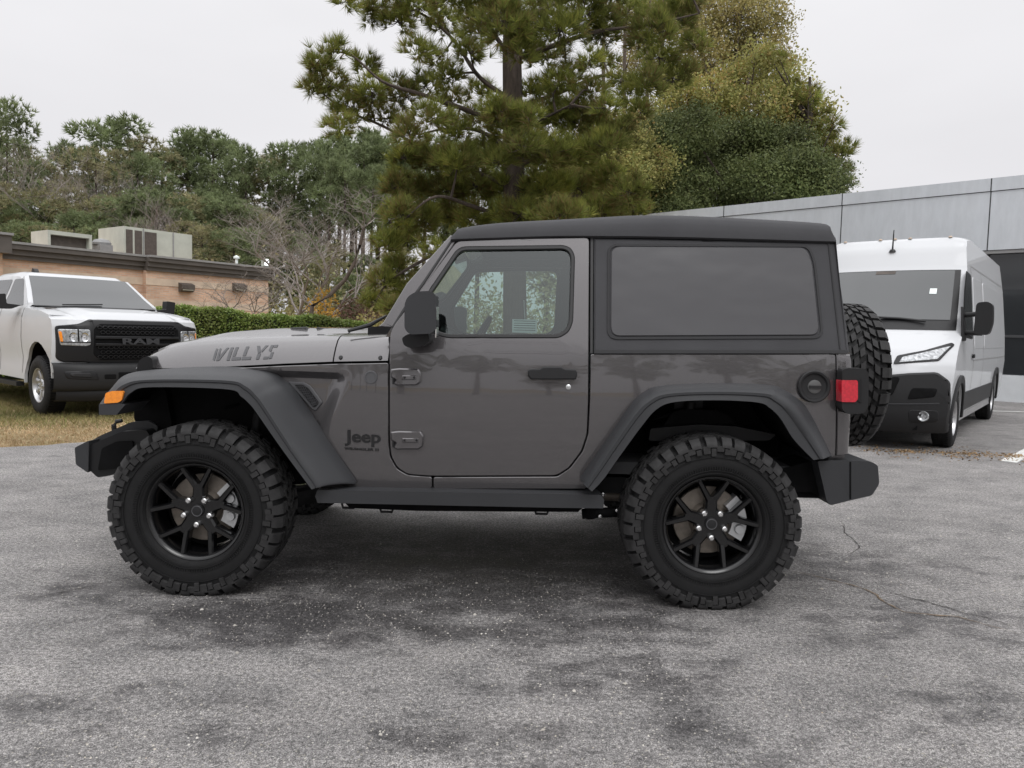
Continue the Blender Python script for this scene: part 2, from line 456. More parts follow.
def sheet(name, pts, z, m, kind='structure'):
    me = bpy.data.meshes.new(name); me.from_pydata([(x, y, z) for x, y in pts], [], [tuple(range(len(pts)))]); me.update()
    o = link(name, me, m); o['kind'] = kind; return o
sheet('ground', [(-600, -600), (600, -600), (600, 600), (-600, 600)], -.014, M_['earth'])
random.seed(4)
_edge = [(-30, -1), (-12, 4.7), (-8, 6.35), (-5.22, 7.5), (-4.95, 7.62), (-4.49, 8.05), (-3.9, 8.9), (-3.0, 10.6), (-1.8, 12.8), (0, 15), (3, 22), (4, 60)]
edge = []
for (a, b) in zip(_edge, _edge[1:]):
    L = math.dist(a, b); k = max(1, int(L / .12)) if L < 8 else 8
    for i in range(k):
        t = i / k; w = .035 if L < 8 else .1
        edge.append((a[0] + (b[0] - a[0]) * t + random.uniform(-w, w), a[1] + (b[1] - a[1]) * t + random.uniform(-w, w)))
sheet('parking_lot', edge + [(60, 60), (60, -60), (-30, -60)], 0.0, M_['asphalt'])
M_['line'] = simple('worn_white_road_paint', (.62, .62, .60), .8, var=.25, vscale=25)
def stripe(name, a, b, w, label):
    a, b = Vector(a[:2]), Vector(b[:2]); d = (b - a).normalized(); n = Vector((-d.y, d.x)) * w / 2
    rows = []; k = max(2, int((b - a).length / .15))
    mb = MB()
    for i in range(k + 1):
        p = a + (b - a) * i / k; e1, e2 = random.uniform(-.008, .008), random.uniform(-.008, .008)
        rows.append([(p.x + n.x * (1 + e1 * 10), p.y + n.y * (1 + e1 * 10), .004), (p.x - n.x * (1 + e2 * 10), p.y - n.y * (1 + e2 * 10), .004)])
    o = mb.grid(rows).build(name, M_['line'], smooth=0); o['kind'] = 'structure'; return o
g1, g2 = gnd(1008, 462), gnd(1040, 446)
stripe('parking_line', g1, g2 + (g2 - g1) * 3, .16, '')
g1, g2 = gnd(955, 410), gnd(1024, 412)
stripe('parking_line', g1, g2 + (g2 - g1), .11, '')
# cracks: thin irregular strips of rusty grit pressed in the asphalt
M_['crack'] = simple('crack_grit', (.16, .115, .075), .95, var=.5, vscale=30)
M_['crackdark'] = simple('crack_dark', (.045, .04, .038), .95, var=.5, vscale=30)
def crack(pts, w, m):
    P = [gnd(*p) for p in pts]; fine = []
    for a, b in zip(P, P[1:]):
        k = max(2, int((b - a).length / .035))
        for i in range(k): fine.append(a + (b - a) * i / k)
    off = 0; rows = []
    for i, p in enumerate(fine):
        d = (fine[min(i + 1, len(fine) - 1)] - fine[max(0, i - 1)]); d.z = 0; d.normalize(); n = Vector((-d.y, d.x, 0))
        off = off * .8 + random.uniform(-.013, .013)
        ww = w * random.uniform(.25, 1.15) * min(1, i / 6, (len(fine) - 1 - i) / 6)
        rows.append([(p + n * (off + ww / 2)).to_tuple()[:2] + (.0042,), (p + n * (off - ww / 2)).to_tuple()[:2] + (.0042,)])
    o = MB().grid(rows).build('crack', m, smooth=0); o['kind'] = 'structure'
crack([(792, 571), (845, 583), (868, 590), (885, 604), (905, 612), (960, 618), (1030, 640)], .013, M_['crack'])
crack([(868, 588), (930, 603), (985, 618), (1028, 634)], .010, M_['crackdark'])
crack([(840, 520), (858, 545), (850, 560)], .008, M_['crackdark'])
crack([(0, 603), (60, 592), (130, 578), (160, 573)], .008, M_['crackdark'])

# ================================================================== WHEELS
def tyre_parts(R, W, rr, N_, m_off=None):
    """one all-terrain tyre mesh, outer face towards -y"""
    h = W / 2; mb = MB()
    s = R / .415
    prof = [(rr - .012, -h + .05), (rr + .002, -h + .030), (rr + .012, -h + .012), (rr + .03, -h + .006), (rr + .055, -h + .001), (R - .115 * s, -h - .001), (R - .085 * s, -h + .002), (R - .05 * s, -h + .008), (R - .030 * s, -h + .026), (R - .017 * s, -h + .055), (R - .014 * s, 0)]
    prof = prof + [(r, -y) for r, y in prof[-2::-1]]
    mb.lathe(prof, 96)
    # fine raised ring lines on the sidewall
    for r0 in (rr + .022, rr + .034, R - .092 * s):
        mb.lathe([(r0 - .0015, -h - .001), (r0 - .001, -h - .0045), (r0 + .001, -h - .0045), (r0 + .0015, -h - .001)], 96)
    for k in range(150):                                 # fine ribbed band moulded round the bead
        t = 2 * math.pi * k / 150; q = [(rr_ * math.cos(t + dt), y, rr_ * math.sin(t + dt)) for rr_, y in ((rr + .036, -h + .003), (rr + .036, -h - .0015), (rr + .052, -h - .003), (rr + .052, -h + .003)) for dt in (0, .016)]
        mb.poly(q, [(0, 2, 3, 1), (2, 4, 5, 3), (4, 6, 7, 5), (0, 2, 4, 6), (1, 3, 5, 7)])
    tr = MB()
    def wedge(pr, t0, t1, skew=0.0):
        a = []
        for t, sk in ((t0, 0), (t1, 0)):
            a.append([])
            for r, y in pr:
                tt = t + skew * y
                a[-1].append((r * math.cos(tt), y, r * math.sin(tt)))
        n = len(pr)
        tr.poly(a[0] + a[1], [tuple(range(n))[::-1], tuple(range(n, 2 * n))] + [(i, (i + 1) % n, n + (i + 1) % n, n + i) for i in range(n)])
    P = 2 * math.pi / N_
    jr = random.Random(3)
    for k in range(N_):
        t = k * P + jr.uniform(-.07, .07) * P
        for sgn in (-1, 1):
            o = 0 if sgn < 0 else P * .5
            long_ = k % 2
            # shoulder block reaching over the edge
            sh = [(R, sgn * (h - .062)), (R - .002, sgn * (h - .026)), (R - .020 * s, sgn * (h - .001)), (R - .034 * s, sgn * (h + .006)), (R - .045 * s, sgn * (h + .007)), (R - .048 * s, sgn * (h - .012)), (R - .032, sgn * (h - .064))]
            wedge(sh, t + o + P * .08, t + o + P * (.80 if long_ else .72))
            # second ring of lugs on the upper sidewall, half a pitch on
            ro, ri = R - .050 * s, R - (.090 if long_ else .080) * s
            wedge([(ro, sgn * (h - .004)), (ro, sgn * (h + .0085)), (ri + .004, sgn * (h + .0085)), (ri, sgn * (h - .004))], t + o + P * .14, t + o + P * .50)
            wedge([(ro, sgn * (h - .004)), (ro + .012, sgn * (h + .005)), (ri + .016, sgn * (h + .0065)), (ri + .012, sgn * (h - .004))], t + o + P * .56, t + o + P * 1.08)
            # inner rows, slanted
            c0, c1 = .006, h - .074
            mid = (c0 + c1) / 2
            wedge([(R, sgn * c0), (R, sgn * (mid - .004)), (R - .03, sgn * (mid - .004)), (R - .03, sgn * c0)], t + o + P * .05, t + o + P * .62, sgn * 1.8)
            wedge([(R, sgn * (mid + .004)), (R, sgn * c1), (R - .03, sgn * c1), (R - .03, sgn * (mid + .004))], t + o + P * .38, t + o + P * .98, sgn * 1.8)
    return mb, tr
def bar_mb(mb, p0, p1, w0, w1, y0, y1, depth, top=.55):
    """spoke bar from p0 to p1 in the (x,z) plane, outer face at y0..y1, chamfered"""
    a, b = Vector(p0), Vector(p1); d = (b - a).normalized(); n = Vector((-d.y, d.x))
    vs = []
    for p, w, y in ((a, w0, y0), (b, w1, y1)):
        for k, dy in ((-.5, depth), (-.5, .010), (-.5 * top, 0), (.5 * top, 0), (.5, .010), (.5, depth)):
            q = p + n * w * k; vs.append((q.x, y + dy, q.y))
    mb.poly(vs, [(0, 1, 2, 3, 4, 5), (6, 11, 10, 9, 8, 7)] + [(i, 6 + i, 6 + (i + 1) % 6, (i + 1) % 6) for i in range(6)])
def offroad_wheel(name='wheel', parent=None):
    root = empty(name); root.parent = parent
    R, W, rr = .415, .285, .228
    t, tr = tyre_parts(R, W, rr, 36)
    t = t.build('tyre', M_['rubber'], root, smooth=28); tr.build('tread', M_['tread'], t, smooth=28)
    mb = MB(); h = W / 2
    mb.lathe([(.203, .10), (.203, -.06), (.205, -.085), (.212, -.104), (.2215, -.116), (.229, -.119), (.233, -.113), (.232, -.10), (.226, -.09), (.222, .0), (.226, .10), (.203, .10)], 96)
    A = [rad(90 + 72 * k) for k in range(5)]
    def pt(r, a): return (r * math.cos(a), r * math.sin(a))
    for a in A:
        bar_mb(mb, pt(.03, a), pt(.128, a), .064, .050, -.080, -.088, .05, .7)
        for s in (-1, 1):
            bar_mb(mb, pt(.114, a + s * .11), pt(.214, a + s * rad(18)), .031, .025, -.088, -.108, .05)
    mb.lathe([(.0, -.082), (.066, -.082), (.074, -.074), (.076, -.04), (.0, -.04)], 40)
    mb.build('rim', M_['rim'], root, smooth=30)
    MB().lathe([(0, -.0965), (.020, -.0965), (.026, -.094), (.029, -.088), (.029, -.08)], 32).build('hub_cap', M_['plastic'], root, smooth=25)
    MB().lathe([(.0215, -.0972), (.0235, -.0982), (.0255, -.0972)], 32).build('hub_ring', M_['decal'], root)
    for k in range(5):
        a = rad(-90 + 72 * k); c = pt(.0635, a)
        MB().lathe([(0, -.113), (.009, -.112), (.0135, -.107), (.0155, -.096), (.0165, -.08)], 12, c=(c[0], 0, c[1])).build('lug_nut', M_['steel'], root, smooth=30)
    MB().lathe([(.045, -.03), (.055, -.045), (.075, -.04), (.09, -.012), (.16, -.010), (.163, -.006), (.163, .008), (.09, .01)], 64).build('brake_disc', M_['disc'], root, smooth=30)
    mb = MB()
    prof = []
    for i in range(9):
        a = rad(-38 + 76 * i / 8 + 8); prof.append(pt(.178, a))
    for i in range(9):
        a = rad(38 - 76 * i / 8 + 8); prof.append(pt(.108, a))
    mb.prism(prof, lambda a, b, d: (a, d, b), -.048, .02)
    for zz in (-.03, .055): mb.lathe([(0, -.062), (.02, -.062), (.024, -.045)], 16, c=(.142, 0, zz))
    mb.build('brake_caliper', M_['caliper'], root, bevel=.004)
    MB().lathe([(0, .03), (.195, .03), (.200, .06)], 48).build('backing_plate', M_['dark'], root)
    return root

# ================================================================== THE OFF-ROAD CAR
JYAW, JX, JY = -.00757, -1.4929, 4.383
jc, js = math.cos(JYAW), math.sin(JYAW)
def body_y(x, z):
    y = .80 - .018 * ((z - .88) / .36) ** 2 if z < 1.2 else .7862 - .245 * (z - 1.2)
    t = max(0, min(1, (.86 - x) / .62)); t = t * t * (3 - 2 * t)
    y -= .085 * t
    if x < .80:                                          # pressed recess behind the wheel arch vent
        q = max(0, min(1, (.612 + (z - .82) * .40 - x) / .075)); q = q * q * (3 - 2 * q)
        k = max(0, min(1, (1.082 - z) / .045)) if z > .6 else 0; k = k * k * (3 - 2 * k)
        y -= .034 * q * k * max(0, min(1, (z - .55) / .2))
    return y
def jray(px, py, yj):
    d = ray(px, py); n = Vector((-js, jc, 0)); P0 = Vector((JX - yj * js, JY + yj * jc, 0))
    P = CO + d * ((P0 - CO).dot(n) / d.dot(n)) - Vector((JX, JY, 0))
    return (P.x * jc + P.y * js, P.z)
def T(px, py, y=None, off=0.0):
    """photo pixel -> (x,z) on the near plane |y| = y, or on the body surface"""
    if y is not None: return jray(px, py, -y)
    yy = .78
    for _ in range(5):
        x, z = jray(px, py, -yy); yy = body_y(x, z) + off
    return (x, z)
def TT(pts, y=None, off=0.0): return [T(a, b, y, off) for a, b in pts]
def MS(s, yf=body_y):                                   # mapping onto the side (s=-1 near the camera, +1 far side)
    return lambda a, b, d: Vector((a, s * (yf(a, b) + d), b))
def MC(s, y): return lambda a, b, d: Vector((a, s * (y + d), b))

car = empty('off_road_car', (JX, JY, 0), JYAW, 'dark grey two-door off-road car with black soft top and chunky tyres, side on', 'car')
wh = offroad_wheel('wheel', car); wh.location = (.003, -.79, .401)
WS = 1.022; wh.scale = (WS, 1, WS)
for ch in wh.children_recursive:
    if ch.name.startswith('tyre') or ch.name.startswith('tread'):
        for v in ch.data.vertices:                      # the tread flattens where it carries the car
            zf = -.401 / WS
            if v.co.z < zf: v.co.z = zf; v.co.y *= 1.015
w2 = copy_tree(wh, car); w2.location = (2.468, -.79, .401)
for x in (0, 2.459):
    w3 = copy_tree(wh, car); w3.location = (x, .79, .401); w3.rotation_euler = (0, 0, math.pi)
sp = offroad_wheel('spare_wheel', car); sp.location = (3.388, .0, 1.088); sp.scale = (1.01, 1, 1.01); sp.rotation_euler = (0, 0, rad(90))

gap_front = [(394, 325.5), (390.3, 334), (389.6, 360), (389.6, 440), (391, 456), (397.5, 468), (408, 474.3)]
door_px = gap_front + [(432, 476), (556.7, 475.5), (569, 467.5), (581.5, 451), (587, 434), (588.3, 400), (588.6, 352), (589.3, 237.6), (523, 238.6), (457, 241)]
win_px = [(425.5, 296), (456, 251), (461, 247.6), (466, 246.8), (564, 245.5), (571, 248.5), (574.5, 256), (572.6, 322), (568.5, 332), (559, 337.8), (448, 337.8), (436, 334.5), (427, 326), (424.5, 308)]
def shrink(pts, k):
    """offset a (roughly convex) outline inwards by k"""
    c = Vector((sum(p[0] for p in pts) / len(pts), sum(p[1] for p in pts) / len(pts))); out = []
    n = len(pts)
    area = sum(pts[i][0] * pts[(i + 1) % n][1] - pts[(i + 1) % n][0] * pts[i][1] for i in range(n))
    sg = 1 if area > 0 else -1
    for i in range(n):
        p0, p, p1 = Vector(pts[i - 1]), Vector(pts[i]), Vector(pts[(i + 1) % n])
        d0, d1 = (p - p0), (p1 - p)
        if d0.length < 1e-7 or d1.length < 1e-7: out.append(tuple(p)); continue
        d0.normalize(); d1.normalize()
        n0, n1 = Vector((-d0.y, d0.x)) * sg, Vector((-d1.y, d1.x)) * sg
        m = (n0 + n1); m = m / max(.35, m.dot(n0)) if m.length > 1e-6 else n0
        out.append(tuple(p + m * k))
    return out
door_o = TT(door_px); win_o = TT(win_px)
quarter_px = [(590.6, 354.3), (835.5, 354.3), (835.5, 456.5), (826, 458.5), (807, 422), (795, 408), (782.5, 399), (766, 393.5), (715.5, 391.5), (668, 393.5), (648.5, 401), (635, 413.5), (611, 448), (586, 489), (433.4, 489), (433.4, 477.3), (557.3, 476.8), (570, 468.4), (582.7, 451.7), (588.3, 434.3), (590, 400)]
fender_px = [(141, 371.5), (230, 368.5), (280, 366), (334.5, 364), (388.4, 363), (388.4, 440), (389.9, 457), (396.7, 469), (407.7, 475.4), (432, 477.2), (432, 488.5), (316, 488.5), (290, 448), (262, 402), (247, 388), (226, 381), (150, 382)]
corner_px = [(836.5, 354.3), (851.5, 354.6), (853.5, 362), (852.5, 430), (850.5, 455), (836.5, 456)]
def f_door(x, z):                                       # shoulder crease along the door and quarter
    return body_y(x, z)
for s in (-1, 1):
    d = panel('door', fillet(door_o, .022, 3), MS(s), M_['paint'], car, thick=.045, holes=[fillet(win_o, .02, 3)], step=.09, round_=.003)
    rim_o = fillet(shrink(win_o, -.001), .02, 3); rim_i = fillet(shrink(win_o, .018), .02, 3)
    panel('window_seal', rim_o, MS(s), M_['rubbertrim'], d, thick=.03, holes=[rim_i], step=.2, round_=.004, d=.003)
    panel('window_glass', shrink(win_o, .012), MS(s), M_['glass'], d, thick=0, step=.1, d=-.014)
    # door handle
    hb = fillet(TT([(528, 370.5), (531, 369), (540, 369), (543, 366.8), (561, 366.8), (565, 369), (576, 369.5), (577.5, 374), (576, 379.5), (531, 379.5), (528, 376)], None, .03), .006, 3)
    h_ = panel('door_handle', hb, MS(s), M_['plastic'], d, thick=.026, step=0, round_=.005, d=.032)
    panel('handle_recess', fillet(TT([(539, 372), (562, 372), (559, 383), (543, 383)]), .012, 3), MS(s), M_['paint'], h_, thick=.004, step=0, round_=.002, d=.004)
    k = T(568.3, 387); MB().lathe([(0, .009), (.008, .009), (.0125, .007), (.0135, 0)], 20, c=(k[0], 0, k[1])).build('lock_cylinder', M_['chrome'], h_)
    lk = h_.children[-1]
    for v in lk.data.vertices: v.co.y = s * (body_y(v.co.x, v.co.z) + abs(v.co.y))
    # hinges: leaf and knuckle
    for (x0, y0, x1, y1) in ((390, 368.2, 421, 385.5), (390, 431, 423.5, 449.5)):
        hg = panel('hinge', fillet(TT([(x0 + .5, y0 + 1), (x0 + 9, y0), (x1 - 3, y0 + .6), (x1, y0 + 5), (x1 - .6, y1 - 3), (x1 - 5, y1), (x0 + 12, y1), (x0 + 7, y1 + .3), (x0 + 3, y1 - 2), (x0 + 6, y0 + 12), (x0 + .5, y0 + 9)], None, .02), .005, 2), MS(s), M_['paint'], d, thick=.022, step=0, round_=.006, d=.022)
        panel('hinge_rib', fillet(TT([(x0 + 12, y0 + 7.2), (x1 - 5, y0 + 7.2), (x1 - 5, y0 + 11.5), (x0 + 12, y0 + 11.5)], None, .026), .004, 2), MS(s), M_['paint'], hg, thick=.008, step=0, round_=.003, d=.028)
        q = T(x0 + 3.4, (y0 + y1) / 2 + 4, None, .02)
        MB().tube([(q[0], s * (body_y(*q) + .014), q[1] - .016), (q[0], s * (body_y(*q) + .014), q[1] + .016)], .006, 10).build('hinge_pin', M_['blacktrim'], hg)
        for bx in (x0 + 14.5, x1 - 7):
            q = T(bx, y0 + 9.3, None, .03)
            b = MB().lathe([(0, .036), (.004, .036), (.0052, .034), (.0055, .028)], 12, c=(q[0], 0, q[1])).build('bolt', M_['plastic'], hg)
            for v in b.data.vertices: v.co.y = s * (body_y(v.co.x, v.co.z) + abs(v.co.y))
    panel('rear_quarter', fillet(TT(quarter_px), .012, 3), MS(s), M_['paint'], car, thick=.04, step=.09, round_=.003)
    panel('front_quarter', fillet(TT(fender_px), .012, 3), MS(s), M_['paint'], car, thick=.04, step=.018, round_=.003)
    def corner_map(a, b, d, s=s):
        x0 = T(843, 400)[0]; t = max(0, (a - x0) / .08); return Vector((a, s * (body_y(a, b) + d - .06 * min(1.3, t) ** 2), b))
    panel('rear_corner', TT(corner_px), corner_map, M_['paint'], car, thick=.04, step=.02, round_=.004)
    # rocker sill behind the guard
    MB().box(.60, 1.95, s * .70, s * .775, .44, .50).build('sill', M_['dark'], car)
    # step rail / rock guard
    g = TT([(318, 489.5), (600, 494.5), (604, 499), (603, 508), (560, 507.5), (318, 502.5), (315.5, 496)], .86)
    mb = MB(); mb.prism(g, MC(s, .0), .74, .868); mb.build('rock_rail', M_['flare'], car, bevel=.012, seg=3)
    # fuel filler (near side only)
    if s < 0:
        c = T(813.3, 386.3); ff = MB().lathe([(.0745, .0), (.078, .010), (.073, .014), (.064, .012), (.058, .003), (.05, .001), (0, .001)], 48, c=(c[0], 0, c[1])).build('fuel_filler', M_['plastic'], car, smooth=30)
        for v in ff.data.vertices: v.co.y = -(body_y(c[0], v.co.z) + v.co.y + .004)
        cp = MB().lathe([(.0, .010), (.026, .010), (.032, .008), (.034, .004)], 28, c=(c[0] + .004, 0, c[1] - .002)).build('fuel_cap', simple('fuel_cap_grey', (.09, .09, .09), .45), ff)
        MB().box(c[0] - .024, c[0] + .032, -.0, .018, c[1] - .008, c[1] + .004).build('cap_grip', M_['plastic'], ff, bevel=.003)
        for ch in ff.children:
            for v in ch.data.vertices: v.co.y = -(body_y(c[0], v.co.z) + v.co.y)
    # tail lamp
    tl_px = [(842.5, 370), (848, 368), (865, 368.5), (869, 373), (868.5, 408), (864, 413.5), (848, 414.3), (842, 409)]
    hs_ = fillet(TT(tl_px, .87), .016, 4)
    mb = MB(); mb.prism(hs_, MC(s, 0), .805, .868); tl = mb.build('tail_lamp', M_['plastic'], car, bevel=.010, seg=3)
    lens = fillet(TT([(843, 380.2), (856.5, 380.2), (857.5, 382), (857.5, 399), (855, 402), (843, 402)], .87), .003, 2)
    lens = [(p[0] - (.008 if p[0] < hs_[0][0] + .03 else 0), p[1]) for p in lens]
    mb = MB(); mb.prism(lens, MC(s, 0), .812, .8745); mb.build('lens', M_['red'], tl, bevel=.002)
    mb = MB(); mb.prism(fillet(TT([(857.5, 381), (861.5, 379), (861.5, 403), (857.5, 401)], .87), .003, 2), MC(s, 0), .86, .872); mb.build('lens_bezel', M_['blacktrim'], tl)

    # flares
    def flare(name, S, C, O, ys, yc, n=60):
        Ss = cat([(*T(p[0], p[1], y), y) for p, y in zip(S, ys)], n)
        Cs = cat([(*T(p[0], p[1], yc), yc) for p in C], n)
        Os = cat([(*T(p[0], p[1], yc + .006), yc + .006) for p in O], n)
        rows = []
        for a, b, c in zip(Ss, Cs, Os):
            A, B, Cc = Vector((a[0], s * a[2], a[1])), Vector((b[0], s * b[2], b[1])), Vector((c[0], s * c[2], c[1]))
            mid = A.lerp(B, .5); up = Vector((0, 0, .006))
            k = (B - A)
            B1 = B.lerp(A, .12); B2 = B.lerp(Cc, .2) + Vector((0, s * .003, 0))
            C1 = B.lerp(Cc, .42) + Vector((0, s * .002, 0)); C2 = B.lerp(Cc, .5) - Vector((0, s * .004, 0))
            In = Vector((Cc.x, s * (abs(Cc.y) - .018), Cc.z)); In2 = Vector((Cc.x, s * (abs(A.y) - .06), Cc.z))
            rows.append([tuple(v) for v in (A - Vector((0, s * .03, 0)), A, A.lerp(B, .35) + up, A.lerp(B, .7) + up, B1 + up * .5, B2, C1, C2, Cc, In)])
        mb = MB(); mb.grid(rows)
        for r in (rows[0], rows[-1]):
            mb.poly(r, [tuple(range(len(r)))])
        return mb.build(name, M_['flare'], car, smooth=42)
    fs = [(100, 403.5), (111, 388.8), (127, 374.2), (164, 368.8), (226.7, 366.7), (268.3, 371), (284, 381), (295, 392), (322, 432), (353.5, 478), (353.7, 484)]
    fc = [(100.5, 406), (109, 394.5), (122.5, 382.5), (150, 377.8), (226.7, 378.3), (247.5, 384), (258, 393.5), (266, 404), (291, 443), (317.5, 482), (318.5, 487)]
    fo = [(113, 414.5), (122.5, 402.5), (131, 392.5), (150, 387.2), (226.7, 389.2), (241, 396.5), (250, 404.5), (257, 413.5), (281, 448), (309, 486), (311, 488)]
    fl = flare('fender_flare', fs, fc, fo, [.74, .72, .69, .68, .68, .69, .71, .735, .765, .79, .79], .925)
    mk = TT([(106.5, 393), (113, 390.8), (124.5, 390.8), (122.8, 400), (119, 402.5), (105, 403.3)], .93)
    mb = MB(); mb.prism(fillet(mk, .008, 3), MC(s, 0), .90, .940); mb.build('side_marker_lamp', M_['orange'], fl, bevel=.004)
    tip = TT([(99.5, 404), (119, 403), (126, 404.5), (117, 414.8), (99.7, 414.8)], .93)
    mb = MB(); mb.prism(tip, MC(s, 0), .70, .936); mb.build('flare_tip', M_['flare'], fl, bevel=.006)
    rs_ = [(579.5, 479), (590, 463), (605.5, 440), (630.8, 404), (644, 392), (661, 385.6), (715.5, 383), (769, 384.6), (783, 389), (797, 397.4), (810, 411.5), (833, 457)]
    rc = [(584.5, 485.5), (594, 470), (610, 446), (634, 411.5), (647.7, 399), (666, 391.8), (715.5, 389.6), (766, 391.3), (779.5, 396.3), (791, 404.3), (803, 418), (825.5, 458.5)]
    ro = [(592, 491.5), (604, 478.5), (620.6, 455), (642.6, 425), (657, 409), (675, 402), (715.5, 400.2), (757, 402.3), (770, 408), (781, 419), (794, 439.5), (813.7, 460)]
    flare('fender_flare', rs_, rc, ro, [.79, .79, .79, .79, .79, .79, .785, .785, .785, .785, .785, .785], .925)
    # wheel wells
    for O, cx in ((fo, 0), (ro, 2.459)):
        op = [T(p[0], p[1], .90) for p in O]
        rows = [[(p[0], s * .912, p[1]), (p[0], s * .70, p[1] + .02), (p[0], s * .42, p[1] + .03)] for p in cat(op, 30)]
        mb = MB(); mb.grid(rows)
        inner = [(r[2][0], s * .42, r[2][2]) for r in rows]
        mb.poly(inner + [(inner[-1][0], s * .42, .50), (inner[0][0], s * .42, .50)], [tuple(range(len(inner) + 2))])
        mb.build('wheel_liner', M_['liner'], car, smooth=50)
    # moulded liner insert seen above the rear tyre
    mb = MB(); mb.prism(fillet(TT([(648, 440), (650, 428), (700, 424), (735, 426), (775, 434), (768, 440), (735, 440), (700, 442)], .60), .01, 3), MC(s, 0), .46, .62)
    mb.build('liner_shelf', M_['plastic'], car, bevel=.008)
    mb = MB(); mb.prism(fillet(TT([(664, 428), (674, 413), (684, 410), (720, 411), (732, 417), (738, 425)], .60), .02, 3), MC(s, 0), .44, .56)
    mb.build('liner_pocket', M_['liner'], car, bevel=.01)
    # coil spring and damper
    for cx in (.10, 2.34):
        mb = MB(); mb.tube([(cx + .02, s * .56, .40), (cx + .09, s * .52, .95)], .028, 12); mb.tube([(cx + .03, s * .56, .45), (cx + .05, s * .55, .66)], .036, 12)
        mb.build('damper', M_['plastic'], car)
        pts = [(cx - .06 + .055 * math.cos(t), s * .50 + .055 * math.sin(t), .46 + .008 * t * 2.2) for t in np.linspace(0, 8 * math.pi, 90)]
        mb = MB(); mb.tube(pts, .009, 6); mb.build('coil_spring', M_['dark'], car)
    # mirror
    mp_ = fillet(TT([(405.8, 304), (409, 297), (417, 292), (431, 291.4), (436.6, 295), (437.3, 328), (433, 333.5), (411, 334.6), (405.8, 329)], .98), .03, 5)
    mb = MB(); mb.prism(mp_, MC(s, 0), .90, 1.02); mr_ = mb.build('wing_mirror', M_['flare'], car, bevel=.022, seg=4)
    mb = MB(); mb.prism(fillet(TT([(404, 338), (410, 334), (430, 333), (431.5, 341), (425, 346), (412, 347.8), (406, 345)], .86), .01, 3), MC(s, 0), .76, .93); mb.build('mirror_arm', M_['blacktrim'], mr_, bevel=.012)
    xx = T(437, 312, .98)
    MB().box(xx[0] - .003, xx[0] + .0012, s * .915, s * 1.005, 1.26, 1.40).build('mirror_glass', M_['chrome'], mr_)
    # soft top side
    top_px = [(594, 238.2), (700, 240), (836, 243), (841, 285), (846, 318), (849.6, 352.6), (594, 352.6)]
    st = panel('soft_top_side', TT(top_px, None, -.004), MS(s), M_['fabric'], car, thick=.02, step=.09, round_=.008, d=-.004)
    panel('side_window', fillet(TT([(611.5, 246.5), (806, 247.5), (812, 262), (819.5, 335), (611, 336)]), .045, 6), MS(s), M_['vinyl'], st, thick=.008, step=.06, round_=.003, d=.0035)
    wo = fillet(TT([(607.5, 243.8), (809.5, 244.8), (816, 262), (824, 338.6), (607, 339.5)]), .055, 6)
    panel('window_welt', wo, MS(s), M_['seam'], st, thick=.004, holes=[shrink(wo, .012)], step=.2, round_=.001, d=.0015)
    panel('seam', TT([(594, 349.8), (848, 350), (848.3, 353.6), (594, 353.6)]), MS(s), M_['seam'], st, thick=.004, step=.2, round_=.001, d=.003)
    panel('seam', TT([(828, 243), (829.3, 243), (841, 349), (839.6, 349)]), MS(s), M_['seam'], st, thick=.003, step=.2, round_=.0008, d=.0005)
    # black weatherstrip between door and top
    panel('weatherstrip', TT([(590.6, 237), (593.6, 237), (593, 353.6), (590.2, 353.6)]), MS(s), M_['rubbertrim'], car, thick=.03, step=.3, round_=.001, d=-.008)
    # windscreen pillar
    pil = TT([(378, 326.5), (383, 322), (406.5, 283.2), (450.6, 234.5), (456.5, 240.4), (426.5, 283.5), (408.6, 308), (396, 325.3), (393, 327.5)])
    panel('windscreen_pillar', pil, MS(s), M_['paint'], car, thick=.06, step=.08, round_=.004, d=-.011)
    panel('pillar_seal', TT([(391.6, 326.6), (403.6, 307.4), (421.7, 282.8), (450.4, 240.2), (452.4, 240.2), (423.5, 284), (405.4, 308.6), (393.6, 327)]), MS(s), M_['rubbertrim'], car, thick=.02, step=.1, round_=.0005, d=-.003)
    # round badge
    q = T(371, 377.3)
    bd = MB().lathe([(0, .004), (.024, .004), (.026, .007), (.031, .006), (.032, 0)], 36, c=(q[0], 0, q[1])).build('round_badge', M_['decal'], car)
    for v in bd.data.vertices: v.co.y = s * (body_y(v.co.x, v.co.z) + v.co.y)
    # side vent
    vo = TT([(288, 381.5), (304, 382), (311, 386), (322, 401), (322.5, 403), (316, 411), (312, 409)])
    vn = panel('fender_vent', fillet(vo, .008, 3), MS(s), M_['decal'], car, thick=.02, step=0, round_=.004, d=.008)
    vi = TT([(295, 384.3), (303.5, 384.5), (309, 388), (319, 401.5), (319, 403.5), (315.3, 407.5), (313, 406)])
    panel('vent_mesh', fillet(vi, .006, 2), MS(s), M_['blacktrim'], vn, thick=.004, step=0, round_=.001, d=.0105)
    mb = MB()
    for i in range(9):
        for j in range(4):
            t = (i + .5) / 9; u = (j + .5 + (.5 if i % 2 else 0)) / 4.4
            a = Vector(vi[0]).lerp(Vector(vi[6]), t); b = Vector(vi[1]).lerp(Vector(vi[4]), t)
            c = a.lerp(b, u); mb.lathe([(.0055, .0), (.0068, .002), (.0078, .0)], 6, c=(c.x, 0, c.y))
    vm_ = mb.build('vent_grid', M_['decal'], vn)
    for v in vm_.data.vertices: v.co.y = s * (body_y(v.co.x, v.co.z) + .0125 + v.co.y)

